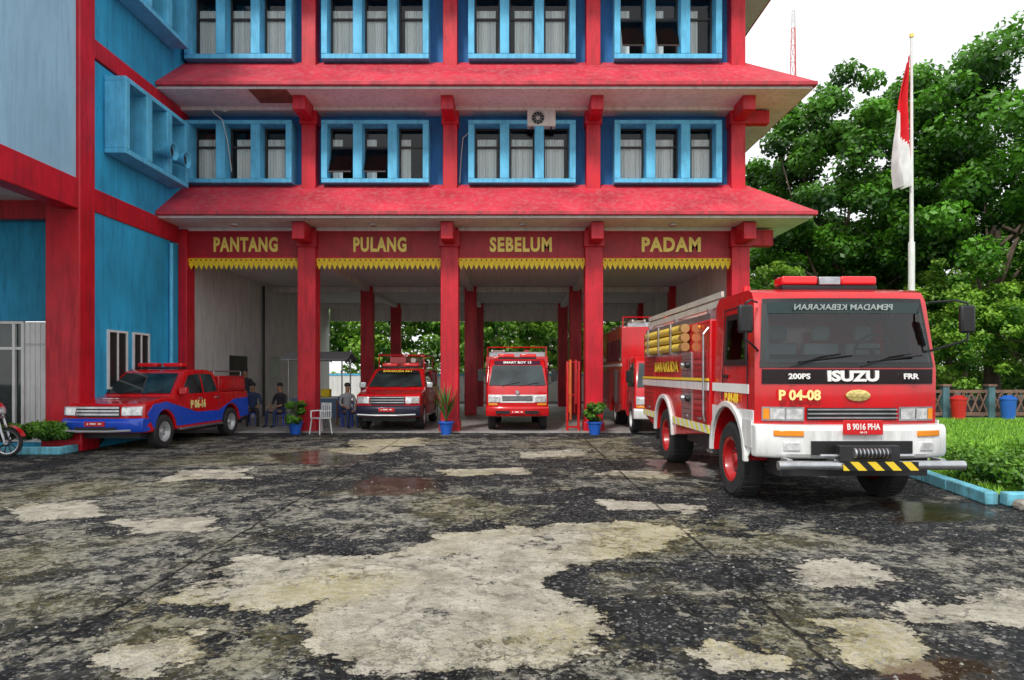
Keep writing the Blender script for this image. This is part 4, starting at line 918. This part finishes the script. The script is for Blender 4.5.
# ------------------------------------------------------------------ PEOPLE
def person(loc,rz,pose,label,shirt,pants):
    T=thing('person',label,'person',loc,rz)
    V=[];E=[];Rr=[];K=[]
    def v(p,r,k,par=None):
        V.append(p);Rr.append(r);K.append(k)
        if par is not None:E.append((par,len(V)-1))
        return len(V)-1
    sit=pose=='sit'; hz=.50 if sit else .92
    pe=v((0,0,hz),(.15,.11),1); wa=v((0,.02,hz+.2),(.135,.10),0,pe); chh=v((0,.0,hz+.40),(.165,.11),0,wa); nb=v((0,-.01,hz+.53),(.075,.07),0,chh)
    nk=v((0,-.02,hz+.60),(.055,.055),2,nb); hd=v((0,-.035,hz+.70),(.082,.098),2,nk); ht=v((0,-.02,hz+.80),(.062,.075),2,hd)
    for s in(-1,1):
        sh=v((s*.19,0,hz+.48),(.06,.06),0,chh); el=v((s*.25,-.06,hz+.22),(.045,.045),0,sh)
        if sit: wr=v((s*.14,-.30,hz+.14),(.03,.026),2,el); pa=v((s*.12,-.37,hz+.12),(.036,.02),2,wr); dr=Vector((-s*.1,-.9,-.3))
        else: wr=v((s*.27,-.12,hz-.02),(.03,.026),2,el); pa=v((s*.27,-.14,hz-.10),(.036,.02),2,wr); dr=Vector((0,-.1,-1))
        for f in range(4):
            o=(f-1.5)*.019; lat=Vector((1,0,0)) if sit else Vector((0,1,0))
            p=Vector(V[pa])+lat*o+dr*.035; q=p+dr*(.035-.004*abs(f-1.5)); a=v(tuple(p),(.009,.009),2,pa); v(tuple(q+Vector((0,0,-.006))),(.007,.007),2,a)
        p=Vector(V[wr])+Vector((-s*.035,-.02,0))+dr*.02; a=v(tuple(p),(.010,.010),2,wr); v(tuple(p+dr*.03),(.008,.008),2,a)
        hp_=v((s*.10,0,hz-.04),(.085,.09),1,pe)
        if sit: kn=v((s*.15,-.43,hz-.0),(.062,.062),1,hp_); an=v((s*.15,-.42,.09),(.042,.042),1,kn); 
        else: kn=v((s*.11,-.03,.50),(.062,.062),1,hp_); an=v((s*.12,.02,.09),(.042,.042),1,kn)
        x,y,z=V[an]; v((x,y-.16,.035),(.04,.03),3,an)
    me=bpy.data.meshes.new('p'); me.from_pydata(V,E,[]); o=bpy.data.objects.new('p',me); COL.objects.link(o)
    sk=o.modifiers.new('s','SKIN'); 
    for i,sv in enumerate(me.skin_vertices[0].data): sv.radius=Rr[i]; sv.use_root=(i==0)
    sb=o.modifiers.new('u','SUBSURF'); sb.levels=1; sb.render_levels=1
    dg=bpy.context.evaluated_depsgraph_get(); m2=bpy.data.meshes.new_from_object(o.evaluated_get(dg)); bpy.data.objects.remove(o)
    m2.materials.clear()
    for mm in(shirt,pants,skin,black): m2.materials.append(mm)
    P=np.array(V)
    for pl in m2.polygons:
        c=np.array(pl.center); pl.material_index=K[int(np.argmin(((P-c)**2).sum(1)))]; pl.use_smooth=True
    bo=bpy.data.objects.new('body',m2); COL.objects.link(bo); bo.parent=T
    b=MB(); z=hz+.77; y=-.02
    b.lathe((0,y,z),[(.086,-.02),(.092,.02),(.08,.06),(.05,.09),(0,.10)],hairm,axis='z',n=16); b.done('hair',T)
    b=MB()
    for s in(-1,1): b.lathe((s*.032,y-.105,z-.065),[(0,-.008),(.008,-.004),(.01,0),(0,.004)],black,1,8,'y')
    b.box(-.025,.025,y-.112,y-.10,z-.135,z-.127,M('lips',(.2,.06,.05),.6)); b.cyl((0,y-.10,z-.07),(0,y-.128,z-.10),.010,skin,r1=.014,n=6); b.done('face',T)
    return T
def stool(loc,c):
    T=thing('stool','small plastic stool on the bay floor','stool',loc,group='stools in the bay')
    b=MB(); b.prism([(-.16,.36),(-.16,.40),(.16,.40),(.16,.36)],-.16,.16,c); b.done('seat',T,bevel=.01)
    for x in(-.12,.12):
        for y in(-.12,.12):
            b=MB(); b.cyl((x*1.1,y*1.1,0),(x,y,.36),.018,c,n=8); b.done('leg',T)
for x,y,rz,sh,pn,lb in((-8.05,21.2,20,cloth1,cloth2,'person in dark navy shirt sitting on a stool'),(-7.05,20.8,-25,cloth2,cloth1,'person in black shirt sitting on a stool'),(-4.95,20.5,35,cloth3,cloth1,'person in grey shirt sitting beside the pickup')):
    stool((x,y,.05),truckblue); person((x,y,.02),rad(rz),'sit',lb,sh,pn)
person((-8.6,22.0,.05),rad(10),'stand','person in dark clothes standing by the wall',cloth2,cloth1)

# ------------------------------------------------------------------ FLAG POLE
fp=thing('flagpole','tall white flagpole with limp red and white flag','flagpole',(11.7,20,0))
b=MB(); b.cyl((0,0,0),(0,0,5.5),.09,truckwhite,n=14); b.cyl((0,0,5.5),(0,0,11.5),.06,truckwhite,r1=.035,n=14); b.cyl((0,0,11.5),(0,0,11.6),.06,gold,n=12); b.box(-.4,.4,-.4,.4,0,.5,white); b.done('pole',fp)
b=MB(); nu,nv=16,40; g=[]
for j in range(nv+1):
    v_=j/nv; row=[]
    for i in range(nu+1):
        u=i/nu; wid=.10+.46*math.sin(min(1,v_*1.5)*math.pi/2)*(1-.35*max(0,v_-.6)/.4)
        x=-.05-u*wid*(.9+.1*math.sin(v_*9)); y=.14*math.sin(u*11+v_*3)*(.5+v_); z=11.0-v_*3.9-.35*u*(1-v_)
        row.append(b.bm.verts.new((x,y,z)))
    g.append(row)
kr,kw=b.mi(M('flag_red',(.72,.01,.02),.8)),b.mi(M('flag_white',(.85,.85,.85),.8))
for j in range(nv):
    for i in range(nu):
        f=b.bm.faces.new((g[j][i],g[j][i+1],g[j+1][i+1],g[j+1][i])); f.material_index=kr if j/nv+.45*(i/nu)<.78 else kw
b.done('flag',fp,smooth=80)

# ------------------------------------------------------------------ RIGHT GARDEN
grass=M('grass',(.15,.36,.02),.85,var=.45,scale=2.5,bump=1,bscale=60)
b=MB(); b.poly([(6.25,8.9,.10),(60,8.9,.10),(60,24,.10),(8.6,24,.10),(7.0,14,.10)],grass); o=b.done('lawn',smooth=0); o['kind']='structure'
rng=np.random.default_rng(5); n=30000
gx=6.4+rng.random(n)**1.3*13; gy=9+rng.random(n)**1.2*14; k=(gx>6.3+.18*(gy-8.9)); gx,gy=gx[k],gy[k]; n=len(gx)
ang=rng.random(n)*6.28; h=.05+.07*rng.random(n); w=.012+.012*rng.random(n)
v0=np.stack([gx-w*np.cos(ang),gy-w*np.sin(ang),np.full(n,.098)],1); v1=np.stack([gx+w*np.cos(ang),gy+w*np.sin(ang),np.full(n,.098)],1); v2=np.stack([gx+.04*rng.normal(size=n),gy+.04*rng.normal(size=n),.1+h],1)
vs=np.stack([v0,v1,v2],1).reshape(-1,3); gm=bpy.data.meshes.new('grass_blades'); gm.vertices.add(3*n); gm.vertices.foreach_set('co',vs.ravel()); gm.loops.add(3*n); gm.loops.foreach_set('vertex_index',np.arange(3*n,dtype=np.int32)); gm.polygons.add(n); gm.polygons.foreach_set('loop_start',np.arange(0,3*n,3,dtype=np.int32)); gm.polygons.foreach_set('loop_total',np.full(n,3,dtype=np.int32)); gm.update(calc_edges=True)
a=gm.attributes.new('shade','FLOAT','FACE'); a.data.foreach_set('value',rng.random(n).astype(np.float32)); gm.materials.append(leafB)
o=bpy.data.objects.new('grass_blades',gm); COL.objects.link(o); o['kind']='stuff'; o['label']='short bright green lawn grass'; o['category']='grass'
b=MB()
def kerbseg(b,p,q,w=.16,h=.17):
    d=Vector((q[0]-p[0],q[1]-p[1],0)); L_=d.length; a=math.atan2(d.y,d.x); nseg=max(1,int(L_/.9))
    for i in range(nseg):
        mt=Matrix.Translation((p[0],p[1],0))@Matrix.Rotation(a,4,'Z'); b.box(i*L_/nseg+.006,(i+1)*L_/nseg-.006,-w/2,w/2,0,h,bluekerb,mt)
kerbseg(b,(6.12,8.7),(6.95,14)); kerbseg(b,(6.25,8.7),(30,8.7)); kerbseg(b,(6.95,14),(8.5,23.9)); o=b.done('kerb',bevel=.02); o['kind']='structure'
hd=thing('hedge','low dense green hedge along the blue kerb','hedge',(7.4,9.6,.1))
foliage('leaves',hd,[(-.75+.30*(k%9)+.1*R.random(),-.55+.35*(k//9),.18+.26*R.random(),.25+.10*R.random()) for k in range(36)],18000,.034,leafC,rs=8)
fmat=M('fence_concrete',(.20,.11,.085),.8,var=.35,bump=.2,dirt=.4); fpale=M('fence_post_paint',(.07,.15,.18),.7,var=.3)
fn_=thing('fence','brown lattice garden fence with dark posts','fence',(18,24,.05))
for k in range(8):
    b=MB(); x=-4.4+k*1.6; b.box(x-.11,x+.11,-.11,.11,0,1.15,fpale); b.box(x-.15,x+.15,-.15,.15,1.15,1.22,fmat); b.done('post',fn_)
for k in range(7):
    b=MB(); x0=-4.4+k*1.6+.11; x1=x0+1.38; b.box(x0,x1,-.04,.04,.12,.24,fmat); b.box(x0,x1,-.04,.04,.92,1.02,fmat)
    for j in range(5):
        xa=x0+j*(x1-x0)/5; xb=x0+(j+1)*(x1-x0)/5
        b.cyl((xa,0,.24),(xb,0,.92),.028,fmat,n=6); b.cyl((xb,.0,.24),(xa,.0,.92),.028,fmat,n=6)
    b.done('lattice_panel',fn_)
b=MB(); b.box(8,120,26.5,34,.002,.006,M('street_asphalt',(.14,.135,.13),.8,var=.2)); o=b.done('street'); o['kind']='structure'
b=MB(); b.box(8,120,30.1,30.22,.009,.012,txtw); o=b.done('road_marking'); o['kind']='structure'
for k in range(5):
    bm=bmesh.new(); bmesh.ops.create_icosphere(bm,subdivisions=2,radius=.09+.05*R.random())
    for v_ in bm.verts: v_.co*=1+.25*(R.random()-.5); v_.co.z*=.6
    me=bpy.data.meshes.new('rock'); bm.to_mesh(me); bm.free(); me.materials.append(M('rock',(.3,.28,.24),.9,var=.3,bump=.4)); o=bpy.data.objects.new('rock',me); COL.objects.link(o); o.location=(6.35+.22*k,8.42+.1*R.random(),.05); tag(o,'small grey rock beside the blue kerb','rock','rocks beside the kerb')

# ------------------------------------------------------------------ TREES
def tree(loc,h,rx,rz_,seed,nl,size,mat,label,tr=.28,crz=None,group='trees'):
    T=thing('tree',label,'tree',loc,0,group); rg=random.Random(seed)
    cz=crz or h-rz_
    clumps=[]
    nc=int(70+rx*12)
    for k in range(nc):
        while True:
            d=Vector((rg.gauss(0,1),rg.gauss(0,1),rg.gauss(0,1)))
            if d.length>.1: break
        d.normalize(); r=.30+.70*rg.random()**.6
        clumps.append((d.x*rx*r,d.y*rx*r,cz+d.z*rz_*r,rx*(.12+.12*rg.random())))
    b=MB(); n=7; pts=[]
    for i in range(n+1):
        u=i/n; pts.append((Vector((.25*math.sin(u*3+seed)*u,.2*math.cos(u*2.3+seed)*u,u*(cz-rz_*.25))),tr*(1-.6*u)+(.12*tr*3 if i==0 else 0)))
    for a,c in zip(pts[:-1],pts[1:]): b.cyl(a[0],c[0],a[1],barkm,r1=c[1],n=12)
    for k in range(14):
        c=clumps[k*3%nc]; i=3+k%5; s=pts[min(i,n)][0]; e=Vector(c[:3]); mid=(s+e)/2+Vector((0,0,-.1*(e-s).length)); rr=tr*.28
        b.cyl(s,mid,rr,barkm,r1=rr*.65,n=8); b.cyl(mid,e,rr*.65,barkm,r1=rr*.2,n=6)
    b.done('trunk',T)
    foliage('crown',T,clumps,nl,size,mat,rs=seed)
    return T
tree((15.0,31,0),15.4,4.6,5.8,11,52000,.115,leafA,'tall dense dark green tree behind the station',.3)
tree((20.4,29,0),15.6,5.4,6.1,12,62000,.12,leafA,'tall spreading dark green tree beside the flagpole',.34)
tree((26.0,28,0),14.6,5.6,6.0,13,32000,.14,leafA,'large leafy tree at the garden edge',.3)
tree((13.4,38,0),13.5,4.8,5.8,14,24000,.15,leafA,'mid green tree behind the tall trees',.25)
tree((18.6,36,0),9.0,3.6,4.0,15,20000,.12,leafB,'bright green lower tree beyond the fence',.22)
tree((24.4,38,0),9.6,4.2,4.4,16,28000,.12,leafB,'bright green bushy tree beyond the fence',.22)
tree((30,38,0),9.5,4.6,4.4,17,18000,.14,leafB,'bright green bushy tree beyond the street',.22)
tree((10.4,29,0),6.6,2.2,2.8,18,12000,.10,leafB,'small bright green tree behind the station corner',.12)
tree((17.8,27.0,0),6.4,2.4,2.8,19,17000,.08,leafB,'small light green garden tree by the fence',.10)
tree((20.6,26.0,0),6.2,2.6,2.8,20,17000,.08,leafB,'small light green garden tree by the fence',.10)
for k,(x,y,h,rx) in enumerate(((-15,44,8.5,4.2),(-8.5,46,8,4.2),(-2.5,48,8.5,4),(3.6,45,8,3.8),(9,47,8.6,4))):
    tree((x,y,0),h,rx,h*.44,30+k,10000,.18,leafB,'green street tree behind the station' ,.2)
sh=foliage('shrubs',None,[(-22+.75*k+R.random(),41+R.random()*2,.6+1.0*R.random(),.8+.5*R.random()) for k in range(95)],34000,.11,leafB,rs=77)
sh['kind']='stuff'; sh['label']='belt of bright green shrubs behind the station'; sh['category']='shrubs'
pl=thing('palm','young palm with arching fronds beside the station corner','palm',(9.3,24.5,0))
b=MB(); b.cyl((0,0,0),(.1,0,4.3),.13,barkm,r1=.09,n=10); b.done('trunk',pl)
b=MB(); rg=random.Random(4); leafP=M('palm_leaf',(.14,.38,.03),.5,var=.4,scale=3)
for k in range(15):
    t=k*2.4; L_=2.0+.5*rg.random(); up=.9-.8*rg.random(); prev=None
    for j in range(15):
        u=j/14; p=Vector((.1+math.cos(t)*L_*u,math.sin(t)*L_*u,4.3+up*L_*u-1.25*L_*u*u*.6))
        if prev is not None:
            b.cyl(prev,p,.012,leafP,n=4)
            dr=(p-prev).normalized(); sd=dr.cross(Vector((0,0,1))).normalized()
            for s in(-1,1):
                for q in(0,.5):
                    c=prev.lerp(p,q); e=c+sd*s*(.52*(1-u*.7))+dr*.15+Vector((0,0,-.12)); w_=dr*.03; b.poly([c-w_,c+w_,e+w_*.2,e-w_*.2],leafP)
        prev=p
b.done('fronds',pl,smooth=0)
tw=thing('radio_mast','slender red and white lattice mast in the distance','mast',(33,80,0))
b=MB(); rw=[M('mast_red',(.6,.12,.1),.6),M('mast_white',(.6,.6,.6),.6)]
for k in range(22):
    z0=k*2;z1=z0+2; a0=1.3*(1-k/26);a1=1.3*(1-(k+1)/26); m_=rw[(k//3)%2]
    c0=[(a0*math.cos(t),a0*math.sin(t),z0) for t in(.5,2.6,4.7)]; c1=[(a1*math.cos(t),a1*math.sin(t),z1) for t in(.5,2.6,4.7)]
    for i in range(3): b.cyl(c0[i],c1[i],.05,m_,n=5); b.cyl(c0[i],c1[(i+1)%3],.025,m_,n=4); b.cyl(c1[i],c1[(i+1)%3],.025,m_,n=4)
b.done('lattice',tw)
db=thing('distant_building','pale low office block with dark windows behind the trees','building',(3,66,0))
b=MB(); b.box(-9,6,0,10,0,7.2,M('pale_concrete',(.6,.57,.5),.8,dirt=.3)); b.box(-9.3,6.3,-.3,10.3,7.2,7.6,white); b.done('wall',db)
for z in(1.2,3.6,5.7):
    for k in range(12):
        b=MB(); b.box(-8.6+k*1.2,-7.8+k*1.2,-.06,-.0,z,z+1.0,autoglass); b.done('window',db)
bw=thing('compound_wall','low pale boundary wall with blue top behind the bays','wall',(-2,39.5,0))
b=MB(); b.box(-20,13,0,.2,0,1.5,white); b.box(-20,13,-.03,.23,1.5,1.6,cyan2); b.done('wall_panel',bw)

# ------------------------------------------------------------------ WORLD, SUN, CAMERA
w=bpy.data.worlds.new('World'); SC.world=w; w.use_nodes=True; N=w.node_tree.nodes; L=w.node_tree.links
bg=N['Background']; sk=N.new('ShaderNodeTexSky'); sk.sky_type='NISHITA'; sk.sun_disc=False; sk.sun_elevation=rad(45); sk.sun_rotation=rad(205)
tc=N.new('ShaderNodeTexCoord'); no=N.new('ShaderNodeTexNoise'); no.inputs['Scale'].default_value=2.2; no.inputs['Detail'].default_value=7; L.new(tc.outputs['Generated'],no.inputs['Vector'])
mr=N.new('ShaderNodeMapRange'); mr.inputs[1].default_value=.3; mr.inputs[2].default_value=.7; mr.inputs[3].default_value=.78; mr.inputs[4].default_value=1
L.new(no.outputs['Fac'],mr.inputs[0]); mx=N.new('ShaderNodeMix'); mx.data_type='RGBA'; mx.inputs[7].default_value=(8.0,8.15,8.25,1)
L.new(mr.outputs[0],mx.inputs[0]); L.new(sk.outputs[0],mx.inputs[6]); L.new(mx.outputs[2],bg.inputs[0]); bg.inputs[1].default_value=.15
sun=bpy.data.lights.new('sun','SUN'); sun.energy=2.4; sun.angle=rad(10); sun.color=(1,.96,.9); so=bpy.data.objects.new('sun',sun); COL.objects.link(so)
so.rotation_euler=Vector((.42,.90,-1.0)).to_track_quat('-Z','Y').to_euler()
cam=bpy.data.cameras.new('camera'); cam.sensor_width=36; cam.lens=24.01; cam.shift_y=32/1024; cam.clip_end=2000; cam.clip_start=.1
co=bpy.data.objects.new('camera',cam); COL.objects.link(co); co.location=(0,0,CH); co.rotation_euler=(rad(90),0,0); SC.camera=co
SC.view_settings.view_transform='Standard'; SC.view_settings.look='None'; SC.view_settings.exposure=0
